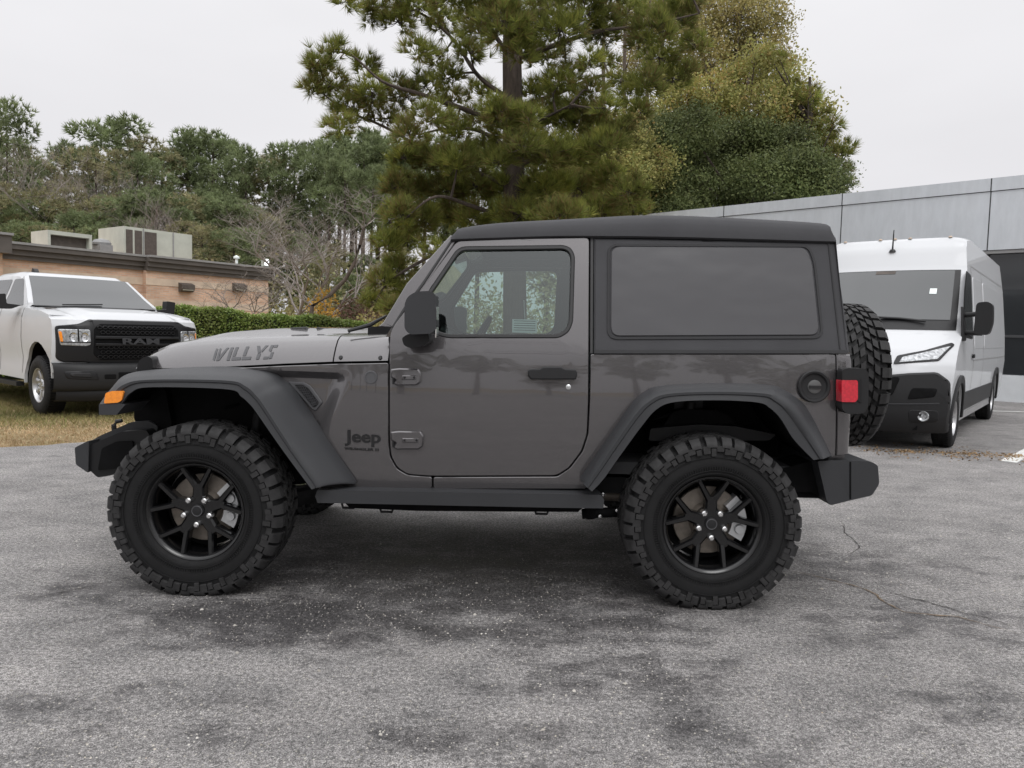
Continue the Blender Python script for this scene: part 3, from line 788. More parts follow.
# lettering on the flank
q = T(346.5, 441.5); Mx = MS(-1)
def place(M, q, sc=1): return lambda a, b, d: M(q[0] + a, q[1] + b, d + .0015)
text_polys('lettering', 'Jeep', place(Mx, q), M_['badge'], car, size=.084, bold=.0020, sx=1.20)
q = T(344.5, 449.6); text_polys('lettering', 'WRANGLER III', place(Mx, q), M_['badge'], car, size=.0185, bold=.0002, sx=1.45)

# hood: sections across the car at stations along x
HS = [  # x, half width, z lower edge, z shoulder, z bulge
    (-.455, .555, 1.050, 1.115, 1.125), (-.40, .575, 1.052, 1.150, 1.165), (-.32, .590, 1.056, 1.178, 1.200), (-.20, .608, 1.062, 1.200, 1.232), (-.05, .628, 1.070, 1.214, 1.262),
    (.15, .655, 1.084, 1.228, 1.282), (.35, .680, 1.100, 1.238, 1.290), (.60, .708, 1.117, 1.250, 1.296), (.90, .758, 1.131, 1.262, 1.303)]
def hood_section(h):
    x, w, zl, zs, zb = h; zl += .009; H = zs - zl
    half = [(w, zl), (w - .020, zl + .26 * H), (w - .052, zl + .56 * H), (w - .092, zl + .83 * H), (w - .130, zs - .005), (w - .17, zs + .004), (.40, zs + .012), (.36, zs + .02), (.31, zb - .004), (.2, zb), (0, zb + .006)]
    return half
def hood_at(x):
    for a, b in zip(HS, HS[1:]):
        if x <= b[0] + 1e-6 or b is HS[-1]:
            t = max(0, min(1.2, (x - a[0]) / (b[0] - a[0]))); return tuple(p + (q - p) * t for p, q in zip(a, b))
def hood_y(x, z):
    s_ = hood_section(hood_at(x))
    for (y0, z0), (y1, z1) in zip(s_, s_[1:]):
        if z <= z1: return y0 + (y1 - y0) * max(0, (z - z0)) / (z1 - z0 + 1e-9)
    return s_[4][0]
def hood_rows(xs):
    rows = []
    for x in xs:
        h = hood_section(hood_at(x)); rows.append([(x, -y, z) for y, z in h] + [(x, y, z) for y, z in h[-2::-1]])
    return rows
def skin(name, rows, m, parent, sub=0, smooth=40):
    mb = MB(); mb.grid(rows)
    r0 = rows[0]
    mb.poly(r0, [tuple(range(len(r0)))]); mb.poly(rows[-1], [tuple(range(len(r0)))])
    bmesh.ops.remove_doubles(mb.bm, verts=mb.bm.verts[:], dist=1e-5)
    return mb.build(name, m, parent, smooth=smooth)
hood = skin('hood', hood_rows(np.linspace(-.455, .605, 26)), M_['paint'], car, smooth=50)
cow = [list(h) for h in hood_rows([.612, .68, .75, .82, .888])]
cw = skin('cowl', cow, M_['paint'], car, smooth=50)
for s in (-1, 1):
    for bx in (339.2, 380.5):
        q = T(bx, 357.6, .735); ys = hood_y(q[0], q[1])
        bo = MB().lathe([(0, .008), (.007, .0075), (.010, .004), (.0105, -.012)], 16, c=(q[0], 0, q[1])).build('bolt', M_['blacktrim'], cw)
        for v in bo.data.vertices: v.co.y = s * (ys + v.co.y - (v.co.z - q[1]) * .5)
# hood lettering
letters = {  # unit strokes: parallelograms (x0,x1 bottom; x0,x1 top) over heights
    'W': [[(0, .1), (.13, 0), (.13, .93), (0, 1)], [(.20, 0), (.34, 0), (.30, .95), (.20, 1)], [(.34, 0), (.42, .1), (.70, 1), (.56, 1), (.34, .38)]],
    'I': [[(0, 0), (.17, 0), (.17, 1), (0, 1)]],
    'L': [[(0, .3), (.17, .3), (.17, 1), (0, 1)], [(0, 0), (.5, 0), (.5, .22), (0, .24)]],
    'Y': [[(.22, 0), (.40, 0), (.40, .42), (.22, .42)], [(0, 1), (.17, 1), (.38, .48), (.22, .46)], [(.45, 1), (.62, 1), (.42, .5), (.34, .62)]],
    'S': [[(.12, .62), (.28, .5), (.28, 1), (.12, 1)], [(.3, .82), (.5, .80), (.5, 1), (.3, 1)], [(.3, .0), (.46, .05), (.44, .5), (.3, .46)], [(0, 0), (.26, 0), (.26, .18), (0, .18)]]}
def hood_word():
    mb = MB(); bl = T(208.5, 361.2, .66); br = T(272, 358.8, .66); tl_ = T(209, 348.6, .65); tr = T(275, 344.8, .65)
    adv = {'W': .78, 'I': .26, 'L': .56, 'Y': .62, 'S': .55}; tot = sum(adv[c] for c in 'WILLYS') - .05
    x = 0
    def M(a, b, d):
        a /= tot; u = Vector(bl).lerp(Vector(br), a); v = Vector(tl_).lerp(Vector(tr), a); p = u.lerp(v, b)
        return (p.x, -(hood_y(p.x, p.y) + d), p.y)
    for c in 'WILLYS':
        for st in letters[c]:
            pts = [(x + a, b) for a, b in st]; out = []
            for i, p in enumerate(pts):
                q_ = pts[(i + 1) % len(pts)]
                for k in range(3): out.append((p[0] + (q_[0] - p[0]) * k / 3, p[1] + (q_[1] - p[1]) * k / 3))
            bm2 = mb.bm
            vs = [bm2.verts.new(M(a, b, .0025)) for a, b in out]
            es = [bm2.edges.new((vs[i], vs[(i + 1) % len(vs)])) for i in range(len(vs))]
            bmesh.ops.triangle_fill(bm2, use_beauty=True, edges=es)
        x += adv[c]
    return mb.build('hood_lettering', M_['decal'], hood, smooth=0)
hood_word()
# washer nozzles, wiper rests and hood latches
for (a, b, c, d_) in ((288, 329.6, 312, 328.6), (314, 329, 338, 330.6)):
    p, q = T(a, b, .30), T(c, d_, .30)
    MB().tube([(p[0], -.30, p[1] - .012), (p[0] + .02, -.30, p[1]), (q[0] - .03, -.30, q[1]), (q[0], -.30, q[1] - .012)], [.006, .011, .010, .006], 8).build('wiper_arm', M_['blacktrim'], car)
p = T(348, 331, .60); q = T(392, 316, .45)
MB().tube([(p[0], -.60, p[1]), ((p[0] + q[0]) / 2, -.55, (p[1] + q[1]) / 2 - .01), (q[0] - .03, -.45, q[1])], [.008, .012, .007], 8).build('wiper_arm', M_['blacktrim'], car)
MB().box(.72, .90, -.42, .42, 1.25, 1.306).build('cowl_grille', M_['blacktrim'], car, bevel=.01)
# grille and headlamps
gr = []
for z in np.linspace(.74, 1.05, 7):
    gr.append([(-.40, -.60, z), (-.46, -.55, z), (-.53, -.3, z), (-.545, 0, z), (-.53, .3, z), (-.46, .55, z), (-.40, .60, z)])
gr.append([(-.39, -.57, 1.09), (-.45, -.54, 1.11), (-.50, -.3, 1.12), (-.505, 0, 1.125), (-.50, .3, 1.12), (-.45, .54, 1.11), (-.39, .57, 1.09)])
gr = [[(v[0], v[1] * .93, v[2]) for v in q] for q in gr]
mb = MB(); mb.grid(gr); front = [[(v[0] + .11, v[1], v[2]) for v in r] for r in gr]; mb.grid(front)
for i in (0, -1): mb.grid([[r[i] for r in gr], [r[i] for r in front]])
mb.grid([gr[-1], front[-1]]); mb.grid([gr[0], front[0]])
grl = mb.build('grille', M_['paint'], car)
for k in range(7):
    y = (k - 3) * .095
    mb = MB(); mb.prism(fillet([(y - .030, .74), (y + .030, .74), (y + .034, 1.06), (y - .034, 1.06)], .025, 4), lambda a, b, d: (-.5465 + .02 * abs(a) + d, a, b), 0, .02); mb.build('grille_slot', M_['blacktrim'], grl)
for s in (-1, 1):
    hl = MB().lathe([(0, -.03), (.07, -.022), (.092, 0), (.098, .012), (.098, .06)], 40, axis='x', c=(-.475, s * .455, .93)).build('headlamp', M_['lampglass'], grl)
    ring = MB().lathe([(.094, -.008), (.104, -.012), (.11, 0), (.11, .03)], 40, axis='x', c=(-.465, s * .455, .93)).build('bezel', M_['blacktrim'], hl)
    # black corner of the grille shell seen from the side, and the inner fender
    mb = MB(); mb.prism(fillet(TT([(139, 371.5), (140.5, 362), (145.5, 357), (150, 356), (154.5, 358), (155.5, 364), (154.5, 371)], .585), .012, 3), MC(s, 0), .50, .612); mb.build('grille_corner', M_['blacktrim'], car, bevel=.008)
    mb = MB(); mb.prism([(-.47, .62), (-.44, 1.04), (.60, 1.10), (.60, .62)], MC(s, 0), .47, .545); mb.build('inner_fender', M_['liner'], car)
    mb = MB(); mb.prism(fillet(TT([(141, 372), (230, 369.5), (285, 367), (285, 378), (160, 382), (141, 380)], .64), .004, 2), MC(s, 0), .50, .64); mb.build('fender_top', M_['liner'], car)
# windscreen: header, sill, glass
zb, zt = 1.285, 1.775; xb, xt = T(382, 324)[0] + .06, T(452, 234)[0] + .07
mb = MB(); mb.prism([(xb - .05, zb - .03), (xb + .03, zb - .03), (xb + .05, zb + .03), (xb - .015, zb + .03)], lambda a, b, d: (a, d, b), -.71, .71); mb.build('windscreen_frame', M_['paint'], car, bevel=.005)
mb = MB(); mb.prism([(xt - .05, zt - .05), (xt + .04, zt - .02), (xt + .04, zt + .02), (xt - .02, zt + .02)], lambda a, b, d: (a, d, b), -.63, .63); mb.build('windscreen_frame', M_['paint'], car, bevel=.005)
MB().poly([(xb, -.72, zb + .02), (xb, .72, zb + .02), (xt - .02, .63, zt - .02), (xt - .02, -.63, zt - .02)], [(0, 1, 2, 3)]).build('windscreen', M_['glass'], car)

# soft top roof
roof_top = [(448.5, 236.5), (452.5, 231.5), (460, 227.2), (500, 222.3), (560, 219), (610, 216.2), (640, 214.8), (690, 215.3), (768, 219), (826, 222.8), (832, 226.5), (835.5, 236)]
roof_bot = [(450.5, 240.2), (454.5, 239.9), (461, 239.6), (500, 238.3), (560, 236.6), (610, 236.8), (640, 237), (690, 238), (768, 240.2), (826, 242), (832, 242), (836.2, 242.3)]
rows = []
rt, rb = cat(roof_top, 34), cat(roof_bot, 34)
for (a, b) in zip(rt, rb):
    xt_, zt_ = T(a[0], a[1], .60); x_, zb_ = T(b[0], b[1], None, .012)
    yb = body_y(x_, zb_) + .012; H = zt_ - zb_
    k = 1 if H > .05 else .5
    half = [(yb - .02, zb_ - .004), (yb, zb_ + .004), (yb - .002, zb_ + .25 * H), (yb - .010, zb_ + .55 * H), (yb - .028, zb_ + .80 * H), (yb - .06, zb_ + .94 * H), (.58, zt_), (.45, zt_ + .012), (.2, zt_ + .022), (0, zt_ + .024)]
    rows.append([(x_, -y, z) for y, z in half] + [(x_, y, z) for y, z in half[-2::-1]])
skin('soft_top_roof', rows, M_['fabric'], car, smooth=60)
# rear of the soft top and tailgate
xr1 = T(836, 243)[0]; zr1 = T(836, 243)[1]; xr2 = T(848, 352)[0]
mb = MB(); mb.grid([[(xr2 - .005, -.775, 1.235), (xr2 + .03, -.60, 1.235), (xr2 + .03, .60, 1.235), (xr2 - .005, .775, 1.235)], [(xr1 - .005, -.655, zr1 + .015), (xr1 + .01, -.5, zr1 + .02), (xr1 + .01, .5, zr1 + .02), (xr1 - .005, .655, zr1 + .015)]])
mb.build('soft_top_back', M_['fabric'], car, smooth=0)
MB().poly([(xr2 + .026, -.55, 1.29), (xr2 + .026, .55, 1.29), (xr1 + .017, .5, zr1 - .04), (xr1 + .017, -.5, zr1 - .04)], [(0, 1, 2, 3)]).build('rear_window', M_['vinyl'], car)
MB().box(3.06, 3.145, -.74, .74, .62, 1.235).build('tailgate', M_['paint'], car, bevel=.02)
MB().box(3.14, 3.29, -.12, .12, .98, 1.2).build('spare_carrier', M_['plastic'], car, bevel=.02)
# bumpers
bf = [(75.5, 447), (89.5, 438.6), (122.5, 424), (140, 422.6), (150, 428), (146, 452), (128, 468), (108, 477), (97.5, 479.4), (88, 473), (77, 464)]
mb = MB(); mb.prism(fillet(TT(bf, .70), .012, 3), lambda a, b, d: (a, d, b), -.62, .62); fb = mb.build('front_bumper', M_['flare'], car, bevel=.012)
for s in (-1, 1):
    e1 = fillet(TT([(90, 445), (122, 431.5), (146, 430), (150, 436), (146, 452), (128, 468), (108, 476), (97.5, 477.5), (89.5, 470)], .70), .012, 3)
    mb = MB(); mb.prism(e1, MC(s, 0), .61, .70); mb.build('bumper_end', M_['blacktrim'], fb, bevel=.01)
    e2 = fillet(TT([(76.5, 447.2), (90.5, 440), (90, 472.5), (77.6, 464)], .70), .008, 3)
    mb = MB(); mb.prism(e2, MC(s, 0), .60, .715); mb.build('bumper_cap', M_['flare'], fb, bevel=.012, seg=3)
    mb = MB(); mb.prism(fillet(TT([(99, 470), (103, 448), (118, 441), (134, 441), (134, 455), (120, 468)], .70), .01, 3), MC(s, 0), .695, .712); mb.build('end_recess', M_['dark'], fb, bevel=.004)
    th = [T(*p, .42) for p in ((114.5, 432), (113.8, 425), (116.5, 421.5), (122, 420.6))]
    MB().tube([(a, s * .42, b) for a, b in th], [.014, .013, .012, .010], 8).build('tow_hook', M_['blacktrim'], fb)
    MB().tube([(-.55, s * .38, .60), (3.05, s * .42, .60)], .05, 8).build('frame_rail', M_['dark'], car)
    mb = MB(); mb.prism(fillet(TT([(134, 388), (165, 388), (172, 425), (162, 440), (146, 434), (134, 420)], .60), .02, 4), MC(s, 0), .30, .60); mb.build('splash_shield', M_['dark'], car)
rbm = [(817, 461), (850, 460.5), (871, 461.5), (878, 465.5), (879.3, 484), (872, 495.5), (850, 500.5), (830, 505.5), (826, 500)]
mb = MB(); mb.prism(fillet(TT(rbm, .80), .012, 3), lambda a, b, d: (a, d, b), -.80, .80); rbp = mb.build('rear_bumper', M_['flare'], car, bevel=.014, seg=3)
for s in (-1, 1):
    mb = MB(); mb.prism(fillet(TT([(817, 461), (834, 460), (849, 500), (830, 504.5), (826, 500)], .81), .006, 3), MC(s, 0), .74, .818); mb.build('bumper_end', M_['flare'], rbp, bevel=.008)
    mb = MB(); mb.prism(fillet(TT([(777, 470), (812, 461), (830, 503), (812, 492), (795, 492), (783, 484)], .72), .006, 3), MC(s, 0), .5, .72); mb.build('bumper_bracket', M_['dark'], rbp)
for s in (-1, 1):
    mb = MB(); mb.prism(TT([(849.5, 461.8), (851, 461.8), (851, 499), (849.5, 499)], .80), MC(s, 0), .79, .8025); mb.build('bumper_seam', M_['dark'], rbp, smooth=0)
# floor, body inner, underbody
MB().box(.62, 3.08, -.70, .70, .50, .58).build('floor_pan', M_['dark'], car)
MB().box(1.85, 3.06, -.715, .715, .60, .66).build('cargo_floor', M_['seat'], car)
MB().box(.60, .66, -.54, .54, .52, 1.20).build('firewall', M_['dark'], car)
MB().box(-.40, .58, -.46, .46, .62, 1.05).build('engine', M_['dark'], car, bevel=.03)
for x in (0, 2.459):
    MB().tube([(x, -.64, .413), (x, .64, .413)], .045, 12).lathe([(0, -.14), (.10, -.10), (.13, 0), (.10, .10), (0, .14)], 20, c=(x, .15 if x else -.2, .41)).build('axle', M_['dark'], car)
mb = MB(); mb.prism(TT([(345, 503), (582, 508.5), (578, 512), (420, 511), (350, 508)], .70), lambda a, b, d: (a, d, b), -.5, .5 - 1.2)
mb.build('skid_plate', M_['dark'], car)
MB().tube([(.9, -.2, .42), (2.2, -.3, .40), (2.9, -.45, .50)], .035, 10).build('exhaust_pipe', M_['disc'], car)
for (a, b) in ((348, 507), (386, 511), (541, 513)):
    p = T(a, b, .66); MB().tube([(p[0] - .035, -.66, p[1] + .03), (p[0] - .025, -.66, p[1] - .004), (p[0] + .03, -.66, p[1] - .004), (p[0] + .04, -.66, p[1] + .025)], .007, 8).build('mount_bracket', M_['plastic'], car)
p0, p1 = T(588, 514, .62), T(622, 505, .62)
mb = MB(); mb.tube([(p0[0] - .03, -.62, p0[1]), (p1[0] + .45, -.6, .42)], .026, 10); mb.tube([(p0[0], -.62, p0[1] + .08), (p0[0] + .02, -.62, p0[1] - .02)], .03, 8); mb.build('control_arm', M_['dark'], car)
for (a, b) in ((603, 494), (600, 516), (617, 510)):
    p = T(a, b, .66); MB().lathe([(0, -.672), (.009, -.670), (.013, -.662), (.014, -.64)], 14, c=(p[0], 0, p[1])).build('bolt', M_['steel'], car)
# interior
dash = MB(); dash.prism(fillet([(.86, .78), (.86, 1.26), (.98, 1.29), (1.12, 1.24), (1.16, 1.14), (1.10, .85)], .03, 4), lambda a, b, d: (a, d, b), -.58, .58); dash.build('dashboard', M_['seat'], car, bevel=.01)
mb = MB(); c = Vector((1.28, -.38, 1.20)); ax = Vector((-.88, 0, .47)).normalized(); u = Vector((0, 1, 0)); w_ = ax.cross(u)
mb.tube([c + (u * math.cos(t) + w_ * math.sin(t)) * .185 for t in np.linspace(0, 2 * math.pi, 37)], .015, 8, caps=False)
for t in (0, math.pi, -math.pi / 2): mb.tube([c, c + (u * math.cos(t) + w_ * math.sin(t)) * .18], .016, 6)
mb.tube([c, c + ax * .2], .04, 10); mb.build('steering_wheel', M_['blacktrim'], car)
for y in (-.37, .37):
    s1 = MB(); s1.box(1.40, 1.92, y - .25, y + .25, .82, .96); st = s1.build('seat', M_['seat'], car, bevel=.04, seg=3)
    mb = MB(); mb.prism(fillet([(1.84, .92), (2.00, .90), (2.16, 1.42), (2.10, 1.50), (2.02, 1.46)], .04, 4), lambda a, b, d: (a, d, b), y - .24, y + .24); mb.build('seat_back', M_['seat'], st, bevel=.03, seg=3)
    mb = MB(); mb.prism(fillet([(2.06, 1.52), (2.15, 1.52), (2.18, 1.68), (2.10, 1.69)], .03, 4), lambda a, b, d: (a, d, b), y - .13, y + .13); mb.build('headrest', M_['seat'], st, bevel=.03, seg=3)
for y in (-.58, .58):
    MB().tube([(2.02, y * 1.1, .6), (2.02, y * 1.08, 1.3), (2.0, y, 1.70), (1.9, y, 1.755), (1.32, y, 1.745)], .030, 10).tube([(2.0, y, 1.72), (2.9, y, 1.70), (3.02, y * 1.1, 1.22)], .030, 10).build('roll_bar', M_['blacktrim'], car)
MB().tube([(2.0, -.58, 1.72), (2.0, .58, 1.72)], .030, 10).build('roll_bar', M_['blacktrim'], car)
MB().box(2.35, 2.5, -.5, .5, .9, 1.42).build('rear_seat', M_['seat'], car, bevel=.04)
# paper label inside the door window: five printed bars
q0, q1 = T(512.3, 319), T(537, 333.2)
ylab = body_y(q0[0], q0[1]) - .03
lb = MB().box(q0[0], q1[0], -ylab, -ylab + .002, q1[1], q0[1]).build('paper_label', M_['paper'], car)
mb = MB()
for k in range(5):
    z = q0[1] - (q0[1] - q1[1]) * (.12 + .17 * k); mb.box(q0[0] + .008, q1[0] - .008, -ylab - .0012, -ylab - .0004, z - .0015, z + .0015)
mb.build('label_ruling', M_['decal'], lb)
mb = MB(); mb.tube([(T(524, 300)[0], -ylab + .01, T(524, 300)[1]), (T(525, 319)[0], -ylab + .01, q0[1])], .0015, 5); mb.build('label_string', M_['paper'], lb)

# ================================================================== BUILDINGS
def fcat(o): return o
def panels_mat():
    m, nt, out = new_mat('grey_metal_cladding')
    p = N(nt, 'ShaderNodeBsdfPrincipled'); n = noise(nt, .8, 5, .7, stretch=(1, 1, .35)); f = noise(nt, 5, 4, .7, stretch=(1, 1, .25))
    c = ramp(nt, n.outputs[0], [(.3, (.54, .57, .605)), (.7, (.62, .645, .68))]); g = ramp(nt, f.outputs[0], [(.35, .93), (.65, 1.03)])
    nt.links.new(mixc(nt, 1, c.outputs[0], g.outputs[0], 'MULTIPLY'), p.inputs['Base Color'])
    p.inputs['Roughness'].default_value = .42; p.inputs['Metallic'].default_value = .15
    nt.links.new(p.outputs[0], out.inputs[0]); return m
def brick_mat():
    m, nt, out = new_mat('tan_brick')
    p = N(nt, 'ShaderNodeBsdfPrincipled'); tc = N(nt, 'ShaderNodeTexCoord')
    mp = N(nt, 'ShaderNodeMapping'); mp.inputs['Rotation'].default_value = (rad(90), 0, 0)
    nt.links.new(tc.outputs['Object'], mp.inputs[0])
    b = N(nt, 'ShaderNodeTexBrick'); b.inputs['Scale'].default_value = 1
    b.inputs['Brick Width'].default_value = .30; b.inputs['Row Height'].default_value = .10; b.inputs['Mortar Size'].default_value = .010
    b.inputs['Color1'].default_value = (.54, .34, .24, 1); b.inputs['Color2'].default_value = (.64, .44, .32, 1); b.inputs['Mortar'].default_value = (.50, .43, .36, 1)
    nt.links.new(mp.outputs[0], b.inputs['Vector'])
    n = noise(nt, .7, 5, .65, stretch=(1, 1, 3)); r = ramp(nt, n.outputs[0], [(.32, .78), (.68, 1.18)])
    nt.links.new(mixc(nt, 1, b.outputs[0], r.outputs[0], 'MULTIPLY'), p.inputs['Base Color']); p.inputs['Roughness'].default_value = .9
    nt.links.new(p.outputs[0], out.inputs[0]); return m
M_['clad'] = panels_mat(); M_['brick'] = brick_mat()
M_['band'] = simple('beige_masonry_band', (.58, .47, .37), .9, var=.15, vscale=2)
M_['cornice'] = simple('grey_brown_cornice', (.095, .085, .078), .6, var=.15, vscale=2)
M_['corncap'] = simple('cornice_cap_metal', (.26, .26, .26), .5, var=.1)
M_['darkglass'] = simple('dark_shop_glass', (.012, .014, .016), .06, spec=.8)
M_['joint'] = simple('panel_joint', (.05, .052, .055), .7)
M_['ac'] = simple('air_conditioner_sheet', (.46, .48, .42), .55, var=.12, vscale=1.5)
M_['louvre'] = simple('brown_louvre', (.085, .07, .06), .7, var=.2, vscale=8)

# right: showroom, wall runs from (11.41,16.43) away to the left
wa, wb = Vector((11.41, 16.43, 0)), Vector((4.37, 22.8, 0))
wd = (wb - wa).normalized(); L_ = (wb - wa).length
brz = math.atan2(wd.y, wd.x)
bld = empty('showroom', wa, brz, 'low grey metal panelled showroom with dark glass behind the white van', 'building')
# local x along wall (away to the left), local y: outward side is +y?  outward = towards camera
out_s = 1 if (Matrix.Rotation(brz, 3, 'Z') @ Vector((0, 1, 0))).dot(Vector((0, 0, 0)) - wa) > 0 else -1
x0, x1 = -9.0, L_ + 3.0
ztop = 5.03
MB().box(x0, x1, -out_s * 12, -out_s * .25, 0, ztop - .05).build('wall', M_['clad'], bld)
fa = MB(); fa.box(x0, x1, -out_s * .24, out_s * 0, 3.42, ztop - .30); fa.build('fascia', M_['clad'], bld)
MB().box(x0, x1, -out_s * .26, out_s * .025, ztop - .285, ztop).build('coping', M_['clad'], bld)
mb = MB(); mb.box(x0, x1, -out_s * .2, out_s * .001, ztop - .30, ztop - .285)
def xs_at(px):                                          # where a pixel column crosses the wall
    d = ray(px, 200); a, b = wd.x, wd.y
    t = (wa.x * b - wa.y * a) / (d.x * b - d.y * a); P = d * t
    return (Vector((P.x, P.y, 0)) - wa).dot(wd)
s1, s2 = xs_at(990.5), xs_at(842.5); dx_ = s2 - s1
for k in range(-3, 5):
    x = s1 + dx_ * k
    if x0 < x < x1: mb.box(x - .012, x + .012, -out_s * .1, out_s * .003, 3.42, ztop - .30); mb.box(x - .012, x + .012, -out_s * .1, out_s * .028, ztop - .285, ztop - .004)
mb.build('panel_joints', M_['joint'], bld, smooth=0)
MB().box(x0, x1, -out_s * .24, -out_s * .02, 3.34, 3.41).build('soffit_trim', M_['corncap'], bld)
MB().box(x0, x1, -out_s * .249, -out_s * .16, .62, 3.34).build('shop_window', M_['darkglass'], bld)
mb = MB()
for k in range(-6, 9): mb.box(s1 + 1.45 * k - .03, s1 + 1.45 * k + .03, -out_s * .2, -out_s * .12, .62, 3.34)
mb.box(x0, x1, -out_s * .2, -out_s * .122, 1.45, 1.51); mb.build('window_mullions', M_['joint'], bld, smooth=0)
MB().box(x0, x1, -out_s * .22, -out_s * .06, .0, .60).build('plinth', simple('white_painted_plinth', (.60, .62, .64), .7, var=.1, vscale=2), bld)

# left: brick building with cornice
ca, cb = at(265, 268, 40.0), at(25, 243, 30.4)
ba, bb = Vector((cb.x, cb.y, 0)), Vector((ca.x, ca.y, 0)); bd_ = (bb - ba).normalized(); BL = (bb - ba).length
bz = math.atan2(bd_.y, bd_.x); HT = (ca.z + cb.z) / 2
br = empty('brick_building', ba, bz, 'single-storey tan brick building with dark cornice and rooftop units, behind the hedge', 'building')
c_i = (Vector(at(145, 255, 35).xy) - ba.xy).dot(bd_.xy) if False else BL * .42
MB().box(-14, c_i, .0, 14, 0, HT - .7).box(c_i, BL, -.28, 14.0, 0, HT - .702).build('wall', M_['brick'], br, smooth=0)
MB().box(-1.0, c_i, -.02, .1, HT - 1.35, HT - 1.02).box(c_i + .003, BL - .003, -.30, -.1, HT - 1.35, HT - 1.02).box(-14, c_i, -.02, .1, HT - 2.35, HT - 2.0).box(c_i + .003, BL - .003, -.30, -.1, HT - 2.35, HT - 2.0).build('masonry_band', M_['band'], br, smooth=0)
mb = MB()
for (z0, z1, o) in ((HT - .70, HT - .52, .10), (HT - .515, HT - .30, .20), (HT - .295, HT - .10, .32)):
    mb.box(-14, c_i - .0, -o, 1, z0, z1); mb.box(c_i + .002, BL + o, -.28 - o, 1, z0 + .001, z1 + .001); mb.box(BL - .5, BL + o - .002, .6, 14, z0 - .001, z1 - .001)
mb.build('cornice', M_['cornice'], br, smooth=0)
MB().box(-14, c_i, -.36, 1, HT - .095, HT).box(c_i + .002, BL + .4, -.66, 1, HT - .094, HT + .001).build('cornice_cap', M_['corncap'], br, smooth=0)
# projecting pier at the left end
MB().box(-14, -1.25, -1.1, -.05, 0, HT - .58).build('pier', M_['brick'], br, smooth=0)
MB().box(-14, -1.05, -1.45, -.4, HT - .575, HT + .10).build('pier_cornice', M_['cornice'], br, smooth=0)
MB().box(-14, -1.0, -1.52, -.4, HT + .105, HT + .2).build('pier_cap', M_['corncap'], br, smooth=0)
def local(P): v = Vector((P.x, P.y)) - ba.xy; return v.dot(bd_.xy), v.dot(Vector((-bd_.y, bd_.x)))
def on_wall(px, py, yl):
    """pixel -> (local x, z) on the plane local y = yl"""
    n = Vector((-bd_.y, bd_.x, 0)); d = ray(px, py); t = ((ba + n * yl - CO).dot(n)) / d.dot(n); P = CO + d * t
    return (P - ba).dot(bd_), P.z
for px in (185, 238):
    x, z = on_wall(px, 287.5, -.3)
    wl = empty('wall_lamp', br.matrix_basis @ Vector((0, 0, 0)), bz, 'dark box wall lamp on the brick wall, ' + ('nearer the truck' if px == 185 else 'nearer the bare tree'), 'wall lamp', 'wall lamps on the brick building')
    wl.location = ba + bd_ * x + Vector((bd_.y, -bd_.x, 0)) * .30; wl.location.z = z
    mb = MB(); mb.prism([(-.14, -.22), (0, -.22), (0, .22), (-.30, .12), (-.30, -.08)], lambda a, b, d: (d, a, b), -.34, .34); mb.build('housing', M_['louvre'], wl, bevel=.02)
    MB().box(-.28, .28, -.27, -.15, -.14, -.09).build('lens', M_['ac'], wl)
x, z = on_wall(265.5, 262.5, -.4)
sl = empty('security_light', ba + bd_ * x + Vector((bd_.y, -bd_.x, 0)) * .4 + Vector((0, 0, z)), bz, 'small lit white floodlight at the right end of the brick cornice', 'floodlight')
M_['lit'] = simple('lit_lamp_face', (.9, .95, 1), .3, emit=1.6)
MB().box(-.16, .16, -.10, .14, -.20, .2).build('housing', M_['ac'], sl, bevel=.03); MB().box(-.13, .13, -.125, -.105, -.16, .16).build('lamp_face', M_['lit'], sl)
# rooftop plant
def roof_thing(name, label, px0, py0, px1, py1, yl, dep, cat_, group=None):
    a = on_wall(px0, py1, yl); b = on_wall(px1, py0, yl)
    e_ = empty(name, ba + bd_ * a[0] + Vector((-bd_.y, bd_.x, 0)) * yl + Vector((0, 0, a[1])), bz, label, cat_, group)
    return e_, b[0] - a[0], max(.2, b[1] - a[1])
e_, w_, h_ = roof_thing('air_conditioner', 'large pale green rooftop air conditioner with brown louvred end', 124, 235, 192, 261, 2.5, 2, 'air conditioner')
MB().box(0, w_, 0, 2.4, 0, h_).build('casing', M_['ac'], e_, bevel=.03)
for (u0, u1) in ((.03, .12), (.15, .25), (.29, .46)):
    MB().box(w_ * u0, w_ * u1, -.02, 0, .14, h_ - .14).build('louvre', M_['louvre'], e_)
for u0 in (.265, .70): MB().box(w_ * u0, w_ * u0 + .05, -.03, 0, .02, h_ - .02).build('corner_post', M_['corncap'], e_)
e_, w_, h_ = roof_thing('air_intake_hood', 'low pale rooftop intake hood with dark open slot, left of the air conditioners', 48, 235, 92, 252, 2.0, 2, 'vent hood')
mb = MB(); mb.box(0, w_, 0, 1.6, h_ * .82, h_); mb.box(0, .12, .002, 1.6, 0, h_ * .82); mb.box(w_ - .12, w_, .002, 1.6, 0, h_ * .82); mb.box(.12, w_ - .12, .3, 1.6, 0, h_ * .82); mb.box(.12, w_ - .12, 0, .3, 0, h_ * .3); mb.build('casing', M_['ac'], e_)
MB().box(.14, w_ - .14, .27, .3, h_ * .31, h_ * .8).build('grille', M_['louvre'], e_)
e_, w_, h_ = roof_thing('exhaust_fan', 'small round-topped rooftop exhaust fan between the hood and the big unit', 98, 239, 115, 252, 2.2, 2, 'roof fan')
